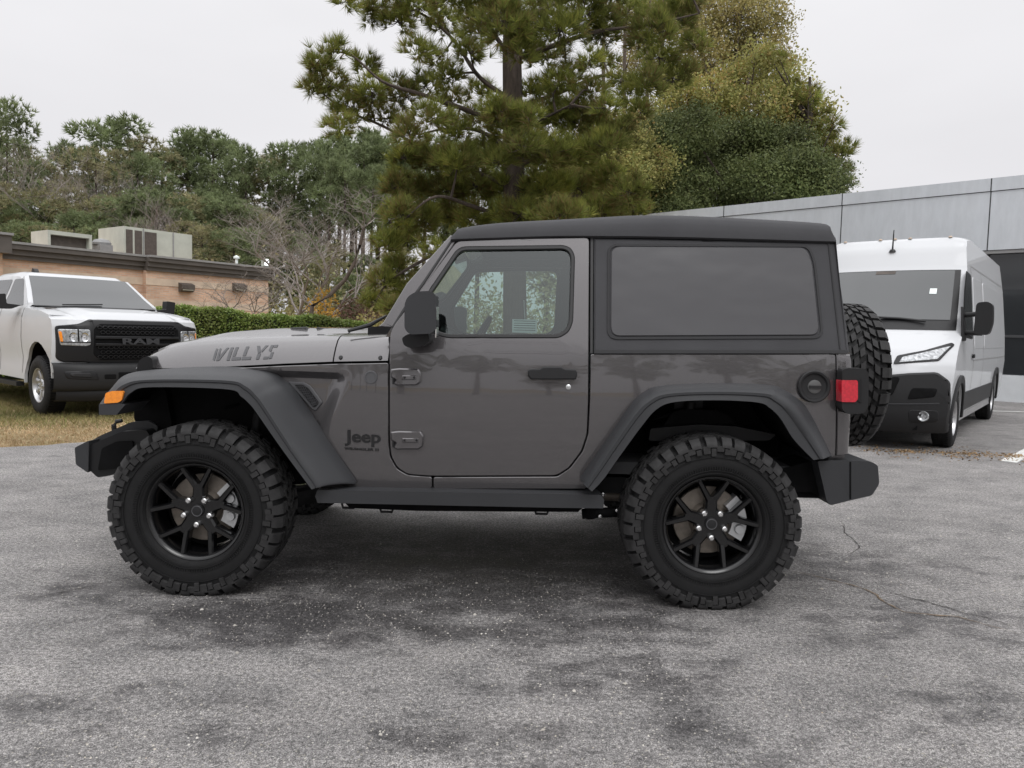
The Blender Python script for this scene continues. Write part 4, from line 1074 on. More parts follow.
MB().box(.1, w_ - .1, 0, .8, 0, h_ * .55).build('curb', M_['corncap'], e_); MB().lathe([(w_ * .5, h_ * .55), (w_ * .52, h_ * .7), (w_ * .4, h_ * .9), (0, h_)], 24, axis='z', c=(w_ / 2, .45, 0)).build('cowl', M_['corncap'], e_)
e_, w_, h_ = roof_thing('roof_vent', 'thin white vent pipe on the brick roof near the right end', 234, 257, 239, 266, 1.5, 1, 'vent pipe')
MB().tube([(w_ / 2, 0, 0), (w_ / 2, 0, h_)], .08, 10).build('pipe', M_['paper'], e_); MB().lathe([(.16, h_ - .1), (.16, h_), (0, h_ + .08)], 14, axis='z', c=(w_ / 2, 0, 0)).build('cap', M_['paper'], e_)

# ================================================================== TRUCK AND VAN
def shell_funcs(prof, w, sb, roofz=None, rr=.12, fade=(8, 11)):
    """prof: (x,z) front-bottom -> over the roof -> back-bottom. sb(v,z): setback of the nose"""
    xs = {}
    def S(i, v, off=0.0):
        k = min(int(i), len(prof) - 2); t = i - k
        x = prof[k][0] + (prof[k + 1][0] - prof[k][0]) * t; z = prof[k][1] + (prof[k + 1][1] - prof[k][1]) * t
        nx, nz = -(prof[k + 1][1] - prof[k][1]), (prof[k + 1][0] - prof[k][0]); l = math.hypot(nx, nz) or 1
        nx, nz = -nx / l, -nz / l
        x -= sb(v, z) * max(0, min(1, (fade[1] - i) / (fade[1] - fade[0])))
        zz = z - (rr * max(0, (abs(v) - .80) / .20) ** 2.2 if (roofz and z > roofz) else 0)
        return (x + nx * off, w(z) * v, zz + nz * off)
    return S
def side_outline(prof, arches, zb, S):
    pts = [(p[0], p[2]) for p in (S(i, 1.0) for i in np.arange(0, len(prof) - 1 + .001, .5))]
    # bottom, running forward, with arch cut-outs
    xb_ = pts[-1][0]
    for cx, r, cz in sorted(arches):
        for k in range(15):
            a = math.pi - math.pi * k / 14
            pts.append((cx + r * math.cos(a), max(zb, cz + r * math.sin(a))) if k not in (0, 14) else (cx + r * math.cos(a), zb))
    return pts
def road_wheel(parent, R, W, rim_r, rim_mat, spokes=6, hub=.05, lugs=True):
    root = empty('wheel'); root.parent = parent; h = W / 2; mb = MB()
    mb.lathe([(rim_r - .01, -h + .04), (rim_r + .005, -h + .012), (rim_r + .03, -h + .002), ((R + rim_r) / 2, -h - .002), (R - .04, -h + .008), (R - .012, -h + .03), (R - .008, 0), (R - .012, h - .03), (R - .05, h - .005), (rim_r, h - .02)], 64)
    for k in range(64):
        t = 2 * math.pi * k / 64
        for sg in (-1, 1):
            a = [((R) * math.cos(t + q_), y, (R) * math.sin(t + q_)) for q_ in (0, .06) for y in (sg * .02, sg * (h - .035))]
            b = [((R - .02) * math.cos(t + q_), y, (R - .02) * math.sin(t + q_)) for q_ in (0, .06) for y in (sg * .02, sg * (h - .012))]
            mb.poly(a + b, [(0, 1, 3, 2), (0, 1, 5, 4), (2, 3, 7, 6), (0, 2, 6, 4), (1, 3, 7, 5)])
    mb.build('tyre', M_['rubber'], root, smooth=35)
    mb = MB(); mb.lathe([(rim_r - .025, h - .04), (rim_r - .03, -h + .09), (rim_r - .018, -h + .035), (rim_r - .004, -h + .014), (rim_r + .006, -h + .012), (rim_r + .004, -h + .03)], 48)
    mb.lathe([(0, -h + .045), (hub, -h + .045), (hub + .015, -h + .06), (hub + .02, -h + .10)], 32)
    for k in range(spokes):
        a = rad(90 + 360 / spokes * k); bar_mb(mb, (hub * .8 * math.cos(a), hub * .8 * math.sin(a)), ((rim_r - .015) * math.cos(a), (rim_r - .015) * math.sin(a)), .10, .075, -h + .06, -h + .04, .04, .6)
    mb.lathe([(0, -h + .12), (rim_r - .02, -h + .12)], 32)
    mb.build('rim', rim_mat, root, smooth=35)
    mb = MB()
    for k in range(8):
        a = 2 * math.pi * k / 8 + .2; mb.lathe([(0, -h + .03), (.010, -h + .032), (.013, -h + .07)], 8, c=(.075 * math.cos(a), 0, .075 * math.sin(a)))
    mb.build('lug_nuts', M_['chrome'], root)
    return root
M_['silver'] = simple('silver_wheel', (.50, .50, .51), .3, metal=.8, var=.1, vscale=10)
def vpatch(name, S, i0, i1, v0, v1, m, parent, off=.004, n=(8, 14), corner=0.0):
    rows = []
    for a in np.linspace(i0, i1, n[0]): rows.append([S(a, v, off) for v in np.linspace(v0(a) if callable(v0) else v0, v1(a) if callable(v1) else v1, n[1])])
    return MB().grid(rows).build(name, m, parent, smooth=60)
def front_map(prof_x, w, sb):
    """(a = v*w, z) -> point on the nose, depth d forward"""
    def M(a, b, d):
        v = a / w(b); return Vector((prof_x(b) - sb(v, b) + d, a, b))
    return M
def xprof(prof, zmax):
    P = [p for p in prof if True]
    def f(z):
        for (xa, za), (xb2, zb2) in zip(P, P[1:]):
            if za <= z <= zb2 and zb2 > za: return xa + (xb2 - xa) * (z - za) / (zb2 - za)
        return P[0][0]
    return f
def interp(tab):
    def f(z):
        for (a, p), (b, q) in zip(tab, tab[1:]):
            if z <= b: return p + (q - p) * max(0, (z - a)) / (b - a)
        return tab[-1][1]
    return f

# ---------------- white pickup truck
TYAW = math.atan2(-.643, .766)
truck = empty('pickup_truck', (-5.97, 11.03, -.012), TYAW, 'white heavy pickup truck with black grille and bumper, on the grass at left', 'truck')
tp = [(.84, .62), (.88, .80), (.90, 1.00), (.885, 1.16), (.84, 1.235), (.66, 1.285), (.2, 1.345), (-.38, 1.40), (-.80, 1.71), (-1.14, 1.925), (-1.32, 1.985), (-1.75, 2.015), (-2.6, 2.01), (-3.05, 1.94), (-3.18, 1.45), (-3.22, .55)]
tw = interp([(.5, .99), (.9, 1.005), (1.25, .985), (1.42, .93), (1.95, .74), (2.03, .70)])
def tsb(v, z): return (.30 * abs(v) ** 3.2 if z < 1.28 else .22 * abs(v) ** 3 if z < 1.42 else .10 * v * v)
TS = shell_funcs(tp, tw, tsb, 1.93, .07, (9, 12))
rows = []
for i in np.arange(0, 7.01, .25): rows.append([TS(i, v, .045 * min(1, max(0, (.62 - abs(v)) / .10)) * min(1, max(0, (i - 3.7) / 1.0)) * min(1, (7.2 - i) / .9) - .02 * max(0, 1 - abs(abs(v) - .70) / .08) * min(1, max(0, (i - 4.2)))) for v in np.linspace(-1, 1, 61)])
MB().grid(rows).build('hood', M_['white'], truck, smooth=40)
rows = [[TS(i, v) for v in np.linspace(-1, 1, 25)] for i in np.arange(7, 15.01, .25)]
MB().grid(rows).build('cab', M_['white'], truck, smooth=40)
arT = (.0, .52, .42)
so = [(p[0], p[2]) for p in (TS(i, 1.0) for i in np.arange(0, 15.01, .5))]
bot = [(-3.2, .50), (-.56, .47)]
for k in range(13):
    a = math.pi - math.pi * k / 12 * .93; bot.append((.54 * math.cos(a), .42 + .56 * math.sin(a)))
for s in (-1, 1):
    panel('side_panel', so + bot, lambda a, b, d, s=s: Vector((a, s * (tw(b) + d - .03 * max(0, 1 - abs(b - .78) * 4)), b)), M_['white'], truck, thick=.04, step=.12, round_=.002)
    # door outlines as narrow dark seams
    for sx_ in (-.62, -1.62, -2.62):
        panel('door_seam', [(sx_, .56), (sx_ + .012, .56), (sx_ + .012, 1.38), (sx_, 1.38)], lambda a, b, d, s=s: Vector((a, s * (tw(b) + d - .03 * max(0, 1 - abs(b - .78) * 4)), b)), M_['blacktrim'], truck, thick=0, step=.12, d=.003)
    for (xa, xb2, xc, xd) in ((-.72, -1.60, -1.60, -1.20), (-1.70, -2.55, -2.55, -1.70)):
        wn_o = fillet([(xa, 1.43), (xb2, 1.43), (xc, 1.88), (xd, 1.88)], .05, 4)
        f_ = panel('side_window', wn_o, lambda a, b, d, s=s: Vector((a, s * (tw(b) + d), b)), M_['glassdark'], truck, thick=0, step=.12, d=.005)
    # tow mirror
    mb = MB(); mb.prism(fillet([(.10 * s + s * .98, 1.36), (s * 1.27, 1.36), (s * 1.29, 1.60), (s * 1.15, 1.62), (s * 1.14, 1.45), (s * .96, 1.43)], .02, 3), lambda a, b, d: (d, a, b), -.86, -.70)
    tm = mb.build('wing_mirror', M_['plastic'], truck, bevel=.02)
    MB().box(-.865, -.862, min(s * 1.18, s * 1.26), max(s * 1.18, s * 1.26), 1.40, 1.58).build('mirror_glass', M_['chrome'], tm)
    # wheel arch liner + running board
    rows = [[(.55 * math.cos(a), y, .42 + .57 * math.sin(a)) for y in (s * .96, s * .45)] for a in np.linspace(0, math.pi, 16)]
    MB().grid(rows).build('wheel_liner', M_['liner'], truck, smooth=60)
    MB().box(-3.1, -.75, min(s * .93, s * 1.03), max(s * .93, s * 1.03), .36, .42).build('side_step', M_['plastic'], truck, bevel=.015)
    rw_ = road_wheel(truck, .415, .27, .235, M_['silver'], 8, .075)
    rw_.location = (0, s * .86, .415); rw_.rotation_euler = (0, .3, 0 if s < 0 else math.pi)
    r2 = copy_tree(rw_, truck); r2.location = (-3.80, s * .86, .415)
# bed
MB().box(-5.7, -3.28, -.99, .99, .78, 1.42).build('cargo_bed', M_['white'], truck, bevel=.03)
MB().box(-5.2, .5, -.5, .5, .42, .72).build('chassis', M_['dark'], truck)
MB().box(-.5, .74, -.60, .60, .45, 1.2).build('engine_bay', M_['dark'], truck)
tx = xprof(tp[:7], 1.3); FM = front_map(tx, tw, tsb)
# black grille surround that also frames the lamps
gs = fillet([(-.60, .74), (.60, .74), (.66, .76), (.90, .76), (.965, .80), (.965, 1.16), (.72, 1.19), (.60, 1.245), (-.60, 1.245), (-.72, 1.19), (-.965, 1.16), (-.965, .80), (-.90, .76), (-.66, .76)], .03, 3)
gsr = panel('grille_surround', gs, FM, M_['blacktrim'], truck, thick=.06, step=.10, round_=.012, d=.035)
go = fillet([(-.50, .79), (.50, .79), (.585, .85), (.575, 1.14), (.50, 1.195), (-.50, 1.195), (-.575, 1.14), (-.585, .85)], .03, 3)
panel('grille', go, FM, M_['dark'], truck, thick=.01, step=.10, round_=.002, d=.044)
# hexagon lattice of the grille
for rr_set in ((0, 1, 2), (5, 6)):
    mb = MB()
    for r_ in rr_set:
        z = .825 + r_ * .055
        for c_ in range(-8, 9):
            a = c_ * .064 + (.032 if r_ % 2 else 0)
            if abs(a) > .53: continue
            hexo = [(a + .030 * math.cos(q_) * 1.05, z + .021 * math.sin(q_)) for q_ in np.linspace(0, 2 * math.pi, 7)[:-1]]
            hexi = [(a + .024 * math.cos(q_) * 1.05, z + .015 * math.sin(q_)) for q_ in np.linspace(0, 2 * math.pi, 7)[:-1]]
            vs = [FM(p[0], p[1], .062) for p in hexo] + [FM(p[0], p[1], .062) for p in hexi] + [FM(p[0], p[1], .046) for p in hexo]
            mb.poly(vs, [(i, (i + 1) % 6, 6 + (i + 1) % 6, 6 + i) for i in range(6)] + [(i, (i + 1) % 6, 12 + (i + 1) % 6, 12 + i) for i in range(6)])
    mb.build('grille_lattice', M_['plastic'], gsr, smooth=0)
for z in (.965, 1.045): panel('grille_bar', [(-.57, z - .014), (.57, z - .014), (.57, z + .014), (-.57, z + .014)], FM, M_['blacktrim'], gsr, thick=.02, step=.1, round_=.004, d=.070)
text_polys('grille_lettering', 'RAM', lambda a, b, d: FM(a, .972 + b, .078 + d), M_['flare'], gsr, size=.098, bold=.003, sx=2.6, align='CENTER', depth=.014)
for s in (-1, 1):
    ho = fillet([(s * .615, .965), (s * .66, .945), (s * .93, .955), (s * .95, 1.125), (s * .62, 1.125)], .02, 3)
    hl = panel('headlamp', ho, FM, M_['lampgrey'], truck, thick=.02, step=.06, round_=.006, d=.048)
    for c_ in (.69, .81): MB().lathe([(.0, .01), (.03, .004), (.045, .012), (.05, .02)], 20, axis='x').build('projector', M_['chrome'], hl).location = FM(s * c_, 1.045, .052)
    mb = panel('lamp_divider', [(s * .62, .985), (s * .93, .985), (s * .93, .995), (s * .62, .995)], FM, M_['dark'], hl, thick=.01, step=.05, round_=.001, d=.055)
    panel('lamp_divider', [(s * .745, 1.0), (s * .757, 1.0), (s * .757, 1.13), (s * .745, 1.13)], FM, M_['dark'], hl, thick=.01, step=.05, round_=.001, d=.056)
    panel('turn_signal', fillet([(s * .905, .99), (s * .93, .99), (s * .945, 1.10), (s * .915, 1.10)], .01, 2), FM, M_['orange'], hl, thick=.01, step=.05, round_=.003, d=.054)
    # hood vent with lettering panel
    MB().grid([[TS(i, v, .008) for v in np.linspace(s * .70, s * .84, 4)] for i in (6.45, 6.75)]).build('hood_vent', M_['louvre'], truck)
# bumper
tb = [(.80, .36), (.98, .38), (1.03, .46), (1.04, .60), (1.02, .70), (.97, .745), (.88, .75)]
def bsb(v): return .36 * abs(v) ** 3.4
rows = [[(p[0] - bsb(v), v * 1.01, p[1]) for v in np.linspace(-1, 1, 41)] for p in cat(tb, 16)]
tbm = MB().grid(rows).build('front_bumper', M_['plastic'], truck, smooth=50)
def BM(a, b, d):
    x = interp([(.36, .80), (.38, .98), (.46, 1.03), (.60, 1.04), (.70, 1.02), (.745, .97)])(b); return Vector((x - bsb(a / 1.01) + d, a, b))
for s in (-1, 1):
    panel('fog_lamp_recess', fillet([(s * .56, .53), (s * .90, .55), (s * .92, .65), (s * .60, .665)], .035, 4), BM, M_['blacktrim'], tbm, thick=.01, step=.06, round_=.006, d=.010)
    panel('fog_lamp_cover', fillet([(s * .64, .57), (s * .86, .58), (s * .87, .625), (s * .66, .63)], .02, 3), BM, M_['plastic'], tbm, thick=.01, step=.06, round_=.006, d=.018)
    panel('tow_slot', fillet([(s * .36, .545), (s * .50, .545), (s * .50, .61), (s * .36, .61)], .015, 3), BM, M_['dark'], tbm, thick=.01, step=0, round_=.005, d=.010)
panel('lower_grille', fillet([(-.33, .53), (.33, .53), (.33, .635), (-.33, .635)], .015, 3), BM, M_['dark'], tbm, thick=.01, step=.08, round_=.004, d=.009)
rows = [[(p[0] - bsb(v), v * .97, p[1]) for v in np.linspace(-1, 1, 31)] for p in ((.95, .44), (1.0, .34), (.96, .25), (.88, .23))]
MB().grid(rows).build('air_dam', M_['blacktrim'], truck, smooth=50)
# windscreen, roof antenna, wiper
def vlim(i): return .93
vpatch('windscreen', TS, 7.08, 9.0, -.93, .93, M_['glassdark'], truck, off=.006, n=(10, 22))
MB().grid([[TS(i, v, .009) for v in np.linspace(-.95, .95, 20)] for i in (7.0, 7.10)]).build('wiper_cowl', M_['blacktrim'], truck)
a, b = TS(7.12, -.55, .03), TS(7.22, .05, .03); MB().tube([a, b], .012, 6).build('wiper_arm', M_['blacktrim'], truck)
a = TS(11.0, -.62); mb = MB(); mb.prism([(a[0] - .10, a[2]), (a[0] + .08, a[2]), (a[0] + .02, a[2] + .055), (a[0] - .06, a[2] + .065)], lambda p, q_, d: (p, d, q_), a[1] - .03, a[1] + .03); mb.build('roof_antenna', M_['blacktrim'], truck, bevel=.01)

# lift of everything above the bumper (taller nose and roof)
for o in truck.children_recursive:
    if o.type == 'MESH' and o.parent is not None and not o.parent.name.startswith('wheel'):
        oz = o.location.z
        for v in o.data.vertices:
            z = v.co.z + oz; t = max(0, min(1, (z - .66) / .5)); t = t * t * (3 - 2 * t); v.co.z += .065 * t + .055 * max(0, 1 - abs(z - 1.33) / .32)
# ---------------- white cargo van
VYAW = math.atan2(-.79, -.613)
van = empty('cargo_van', (4.72, 9.73, 0), VYAW, 'tall white cargo van with black lower bumper, parked behind the spare wheel', 'van')
vp = [(.88, .24), (.97, .42), (.985, .70), (.955, .92), (.90, 1.04), (.74, 1.19), (.50, 1.33), (.32, 1.42), (-.02, 1.72), (-.46, 2.14), (-.58, 2.25), (-.80, 2.56), (-1.0, 2.72), (-1.5, 2.77), (-5.7, 2.77), (-5.8, 2.60), (-5.86, 1.2), (-5.86, .35)]
vw = interp([(.2, .97), (1.0, 1.02), (1.45, 1.0), (2.2, .93), (2.6, .87), (2.78, .85)])
def vsb(v, z): return (.40 * abs(v) ** 2.8 if z < 1.42 else (.40 - .22 * min(1, (z - 1.42) / .8)) * abs(v) ** 2.4)
VS = shell_funcs(vp, vw, vsb, 2.62, .05, (10, 14))
rows = [[VS(i, v) for v in np.linspace(-1, 1, 37)] for i in np.arange(0, 17.01, .25)]
MB().grid(rows).build('body', M_['white'], van, smooth=35)
so = [(p[0], p[2]) for p in (VS(i, 1.0) for i in np.arange(0, 17.01, .5))]
bot = []
for cx in (-4.45, 0):
    for k in range(15):
        a = math.pi - math.pi * k / 14; r_ = .44; bot.append((cx + r_ * math.cos(a), .34 + (r_ + .02) * math.sin(a) if 0 < k < 14 else .30))
for s in (-1, 1):
    VM = lambda a, b, d, s=s: Vector((a, s * (vw(b) + d), b))
    panel('side_panel', so + bot, VM, M_['white'], van, thick=.03, step=.15, round_=.001)
    # lower black cladding and arch flares
    for cx in (0, -4.45):
        pts = [(cx + .445 * math.cos(a), .34 + .465 * math.sin(a)) for a in np.linspace(math.pi, 0, 22)] + [(cx + .53 * math.cos(a), .34 + .56 * math.sin(a)) for a in np.linspace(0, math.pi, 22)]
        panel('arch_flare', pts, VM, M_['plastic'], van, thick=.05, step=0, round_=.008, d=.03)
    panel('side_cladding', [(-3.93, .42), (-.52, .42), (-.52, .66), (-3.91, .66)], VM, M_['plastic'], van, thick=.02, step=.2, round_=.004, d=.015)
    panel('sill_strip', [(-3.9, .31), (-.5, .31), (-.5, .40), (-3.9, .40)], VM, M_['silver'], van, thick=.02, step=.3, round_=.004, d=.006)
    dw = fillet([(-.02, 1.40), (-1.02, 1.38), (-1.05, 2.18), (-.62, 2.20), (-.35, 1.95)], .05, 4)
    panel('window_surround', shrink(dw, -.03), VM, M_['blacktrim'], van, thick=.005, step=.15, round_=.001, d=.005)
    panel('side_window', dw, VM, M_['glassdark'], van, thick=0, step=.15, d=.008)
    for sx_ in (-1.16, -2.35):
        panel('door_seam', [(sx_, .68), (sx_ + .014, .68), (sx_ + .014, 2.32), (sx_, 2.32)], VM, M_['louvre'], van, thick=0, step=.15, d=.002)
    panel('body_groove', [(-5.7, 1.06), (-1.2, 1.06), (-1.2, 1.075), (-5.7, 1.075)], VM, M_['corncap'], van, thick=0, step=.3, d=.002)
    panel('body_groove', [(-5.7, 2.325), (-1.2, 2.325), (-1.2, 2.345), (-5.7, 2.345)], VM, M_['corncap'], van, thick=0, step=.3, d=.002)
    panel('pressed_panel', fillet([(-2.3, 1.22), (-1.25, 1.22), (-1.25, 2.2), (-2.3, 2.2)], .08, 4), VM, M_['white'], van, thick=.008, step=.2, round_=.01, d=.006)
    panel('pressed_panel', fillet([(-5.5, 1.22), (-2.45, 1.22), (-2.45, 2.2), (-5.5, 2.2)], .08, 4), VM, M_['white'], van, thick=.008, step=.2, round_=.01, d=.006)
    panel('door_handle', fillet([(-1.08, 1.10), (-.94, 1.10), (-.94, 1.15), (-1.08, 1.15)], .01, 2), VM, M_['plastic'], van, thick=.02, step=0, round_=.004, d=.03)
    # mirror: big two-arm commercial mirror
    mb = MB(); mb.prism(fillet([(s * 1.12, 1.40), (s * 1.28, 1.40), (s * 1.31, 1.55), (s * 1.30, 1.76), (s * 1.25, 1.80), (s * 1.13, 1.79)], .05, 4), lambda a, b, d: (d, a, b), -.16, .02)
    vmr = mb.build('wing_mirror', M_['plastic'], van, bevel=.03, seg=3)
    MB().tube([(-.12, s * .99, 1.64), (-.10, s * 1.2, 1.66)], .03, 8).tube([(-.12, s * 1.0, 1.42), (-.10, s * 1.2, 1.42)], .03, 8).build('mirror_arm', M_['plastic'], vmr)
    MB().box(-.166, -.162, min(s * 1.15, s * 1.27), max(s * 1.15, s * 1.27), 1.45, 1.74).build('mirror_glass', M_['chrome'], vmr)
    panel('mirror_base', fillet([(.03, 1.32), (-.22, 1.32), (-.25, 1.62), (-.05, 1.75)], .02, 3), VM, M_['plastic'], van, thick=.03, step=0, round_=.008, d=.02)
    rows = [[(cx + .45 * math.cos(a), y, .34 + .47 * math.sin(a)) for y in (s * .96, s * .45)] for a in np.linspace(0, math.pi, 16) for cx in (0,)]
    MB().grid(rows).build('wheel_liner', M_['liner'], van, smooth=60)
    rows = [[(-4.45 + .45 * math.cos(a), y, .34 + .47 * math.sin(a)) for y in (s * .96, s * .45)] for a in np.linspace(0, math.pi, 16)]
    MB().grid(rows).build('wheel_liner', M_['liner'], van, smooth=60)
    rw_ = road_wheel(van, .36, .23, .21, M_['silver'], 5, .06)
    rw_.location = (0, s * .875, .36); rw_.rotation_euler = (0, .2, 0 if s < 0 else math.pi)
    r2 = copy_tree(rw_, van); r2.location = (-4.45, s * .875, .36)
MB().box(-5, .8, -.7, .7, .26, .5).build('chassis', M_['dark'], van)
vx = xprof(vp[:8], 1.42); VF = front_map(vx, vw, vsb)
panel('front_bumper', fillet([(-.98, .22), (.98, .22), (1.0, .62), (.985, .84), (.86, .95), (.60, .93), (.40, .90), (-.40, .90), (-.60, .93), (-.86, .95), (-.985, .84), (-1.0, .62)], .04, 4), VF, M_['plastic'], van, thick=.05, step=.1, round_=.02, d=.04)
panel('grille', fillet([(-.45, .66), (.45, .66), (.52, .88), (-.52, .88)], .04, 4), VF, M_['dark'], van, thick=.01, step=.1, round_=.004, d=.052)
for s in (-1, 1):
    panel('headlamp', fillet([(s * .42, 1.03), (s * .86, 1.08), (s * .965, 1.27), (s * .93, 1.30), (s * .70, 1.20), (s * .44, 1.13)], .02, 3), VF, M_['blacktrim'], van, thick=.02, step=.05, round_=.006, d=.02)
    hl = panel('headlamp_lens', fillet([(s * .48, 1.05), (s * .84, 1.10), (s * .935, 1.26), (s * .70, 1.175), (s * .50, 1.115)], .012, 3), VF, M_['lampgrey'], van, thick=.01, step=.05, round_=.004, d=.030)
    panel('air_slot', fillet([(s * .60, .62), (s * .86, .66), (s * .88, .76), (s * .64, .76)], .03, 3), VF, M_['dark'], van, thick=.01, step=.05, round_=.005, d=.048)
    fl_ = MB().lathe([(0, .035), (.030, .03), (.042, .045), (.055, .05), (.062, .03)], 24, axis='x').build('fog_lamp', M_['lampgrey'], van); fl_.location = VF(s * .76, .43, .025)
panel('grille_upper', fillet([(-.34, .915), (.34, .915), (.40, .99), (-.40, .99)], .02, 3), VF, M_['blacktrim'], van, thick=.01, step=.08, round_=.004, d=.016)
for s in (-1, 1):
    panel('bumper_crease', fillet([(s * .30, .545), (s * .90, .575), (s * .90, .59), (s * .30, .56)], .003, 2), VF, M_['flare'], van, thick=.006, step=.06, round_=.002, d=.046)
    panel('fog_recess', fillet([(s * .62, .34), (s * .90, .36), (s * .90, .50), (s * .62, .50)], .04, 4), VF, M_['blacktrim'], van, thick=.006, step=.06, round_=.003, d=.044)
vpatch('windscreen_border', VS, 7.08, 10.0, -.93, .93, M_['blacktrim'], van, off=.006, n=(12, 26))
vpatch('windscreen', VS, 7.5, 9.86, -.86, .86, M_['glassdark'], van, off=.012, n=(12, 26))
a, b = VS(7.5, .05, .04), VS(7.35, .62, .04); MB().tube([a, ((a[0] + b[0]) / 2, (a[1] + b[1]) / 2, (a[2] + b[2]) / 2 + .01), b], .016, 6).build('wiper_arm', M_['blacktrim'], van)
a, b = VS(7.5, -.75, .04), VS(7.35, -.1, .04); MB().tube([a, b], .016, 6).build('wiper_arm', M_['blacktrim'], van)
MB().grid([[VS(i, v, .015) for v in np.linspace(.60, .68, 3)] for i in (8.45, 8.62)]).build('windscreen_sticker', M_['paper'], van)
MB().grid([[VS(i, v, .015) for v in np.linspace(-.13, .13, 5)] for i in (9.45, 9.86)]).build('camera_shroud', M_['louvre'], van)
for v in (-.78, -.22, .0, .22, .78):
    p = VS(12.0, v); MB().lathe([(0, .022), (.018, .018), (.025, .0)], 12, axis='z', c=p).build('marker_lamp', M_['band'], van)
p = VS(10.9, .02); MB().lathe([(0, .04), (.03, .03), (.045, .0)], 12, axis='z', c=p).tube([(p[0], p[1], p[2] + .02), (p[0] - .02, p[1], p[2] + .30)], [.012, .006], 6).build('roof_antenna', M_['blacktrim'], van)

# ================================================================== VEGETATION
rng = np.random.default_rng(7)
def rand_dirs(n):
    v = rng.normal(size=(n, 3)); return v / np.linalg.norm(v, axis=1, keepdims=True)
def tufts(centers, axes, needles, length, width, spread=.75):
    """needle bunches: thin triangles fanning round an axis"""
    n = len(centers); C_ = np.repeat(centers, needles, 0); A = np.repeat(axes, needles, 0)
    d = A + rand_dirs(n * needles) * spread; d /= np.linalg.norm(d, axis=1, keepdims=True)
    L = length * rng.uniform(.65, 1.1, (n * needles, 1))
    side = np.cross(d, rand_dirs(n * needles)); side /= np.linalg.norm(side, axis=1, keepdims=True) + 1e-9
    b = C_ + d * L * .08
    V = np.stack([b + side * width * .5, b - side * width * .5, b + d * L], 1).reshape(-1, 3)
    return V
def leaves(centers, size, up=.3, aspect=.55):
    n = len(centers); nrm = rand_dirs(n) + np.array([0, 0, up]); nrm /= np.linalg.norm(nrm, axis=1, keepdims=True)
    u = np.cross(nrm, rand_dirs(n)); u /= np.linalg.norm(u, axis=1, keepdims=True); w = np.cross(nrm, u)
    s = size * rng.uniform(.6, 1.25, (n, 1))
    return np.stack([centers - u * s * .5, centers - w * s * .5 * aspect, centers + u * s * .5, centers + w * s * .5 * aspect], 1).reshape(-1, 3)
def tri_obj(name, V, m, parent): return np_mesh(name, V, np.arange(len(V)).reshape(-1, 3), m, parent)
def quad_obj(name, V, m, parent): return np_mesh(name, V, np.arange(len(V)).reshape(-1, 4), m, parent)
def bark(name, c, sc=3):
    m, nt, out = new_mat(name); p = N(nt, 'ShaderNodeBsdfPrincipled'); p.inputs['Roughness'].default_value = .95
    n = noise(nt, sc, 5, .7, stretch=(4, 4, 1)); r = ramp(nt, n.outputs[0], [(.3, tuple(x * .55 for x in c)), (.7, tuple(min(1, x * 1.4) for x in c))])
    nt.links.new(r.outputs[0], p.inputs['Base Color']); b = N(nt, 'ShaderNodeBump'); b.inputs['Distance'].default_value = .03
    nt.links.new(n.outputs[0], b.inputs['Height']); nt.links.new(b.outputs[0], p.inputs['Normal']); nt.links.new(p.outputs[0], out.inputs[0]); return m
M_['pinebark'] = bark('pine_bark', (.075, .058, .048)); M_['greybark'] = bark('grey_bark', (.20, .175, .16)); M_['brownbark'] = bark('brown_bark', (.11, .085, .07))
M_['twig'] = simple('bare_twig', (.25, .22, .20), .95, var=.3, vscale=2)
M_['needle'] = leafmat('pine_needles', [(0.090, 0.116, 0.039), (0.126, 0.165, 0.043), (0.241, 0.153, 0.066), (0.157, 0.190, 0.048), (0.187, 0.215, 0.051), (0.265, 0.282, 0.063), (0.373, 0.367, 0.082), (0.301, 0.208, 0.072)], .7, .38)
M_['farneedle'] = leafmat('far_pine_needles', [(0.152, 0.194, 0.097), (0.212, 0.257, 0.122), (0.176, 0.212, 0.107), (0.256, 0.288, 0.140)], .6, .3)
M_['farneedle2'] = leafmat('far_pine_needles_brown', [(0.221, 0.241, 0.117), (0.273, 0.281, 0.137), (0.325, 0.281, 0.169), (0.195, 0.221, 0.111)], .6, .3)
M_['broad'] = leafmat('evergreen_leaves', [(0.071, 0.094, 0.035), (0.094, 0.122, 0.042), (0.131, 0.150, 0.052), (0.080, 0.103, 0.042), (0.187, 0.187, 0.075)], .65, .25)
M_['autumn'] = leafmat('autumn_leaves', [(0.169, 0.208, 0.072), (0.234, 0.260, 0.085), (0.312, 0.286, 0.104), (0.286, 0.299, 0.091), (0.442, 0.325, 0.130), (0.390, 0.247, 0.117)], .6, .35)
M_['olive'] = leafmat('olive_leaves', [(0.264, 0.276, 0.096), (0.336, 0.312, 0.120), (0.384, 0.312, 0.132), (0.216, 0.240, 0.090)], .6, .35)
M_['yellow'] = leafmat('yellow_leaves', [(.55, .33, .06), (.48, .28, .05), (.40, .26, .08)], .6, .35)
M_['hedge'] = leafmat('hedge_leaves', [(0.115, 0.176, 0.043), (0.162, 0.236, 0.057), (0.216, 0.290, 0.070), (0.284, 0.317, 0.108), (0.108, 0.155, 0.043)], .45, .25)
M_['red'+'shrub'] = leafmat('reddish_shrub', [(.11, .065, .05), (.14, .08, .06), (.09, .07, .045)], .7, .3)
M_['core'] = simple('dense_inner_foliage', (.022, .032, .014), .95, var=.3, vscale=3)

def blob_points(c, r, n, shell=.35):
    d = rand_dirs(n); rr_ = rng.uniform(shell, 1, (n, 1)) ** .6
    return np.array(c) + d * rr_ * np.array(r), d

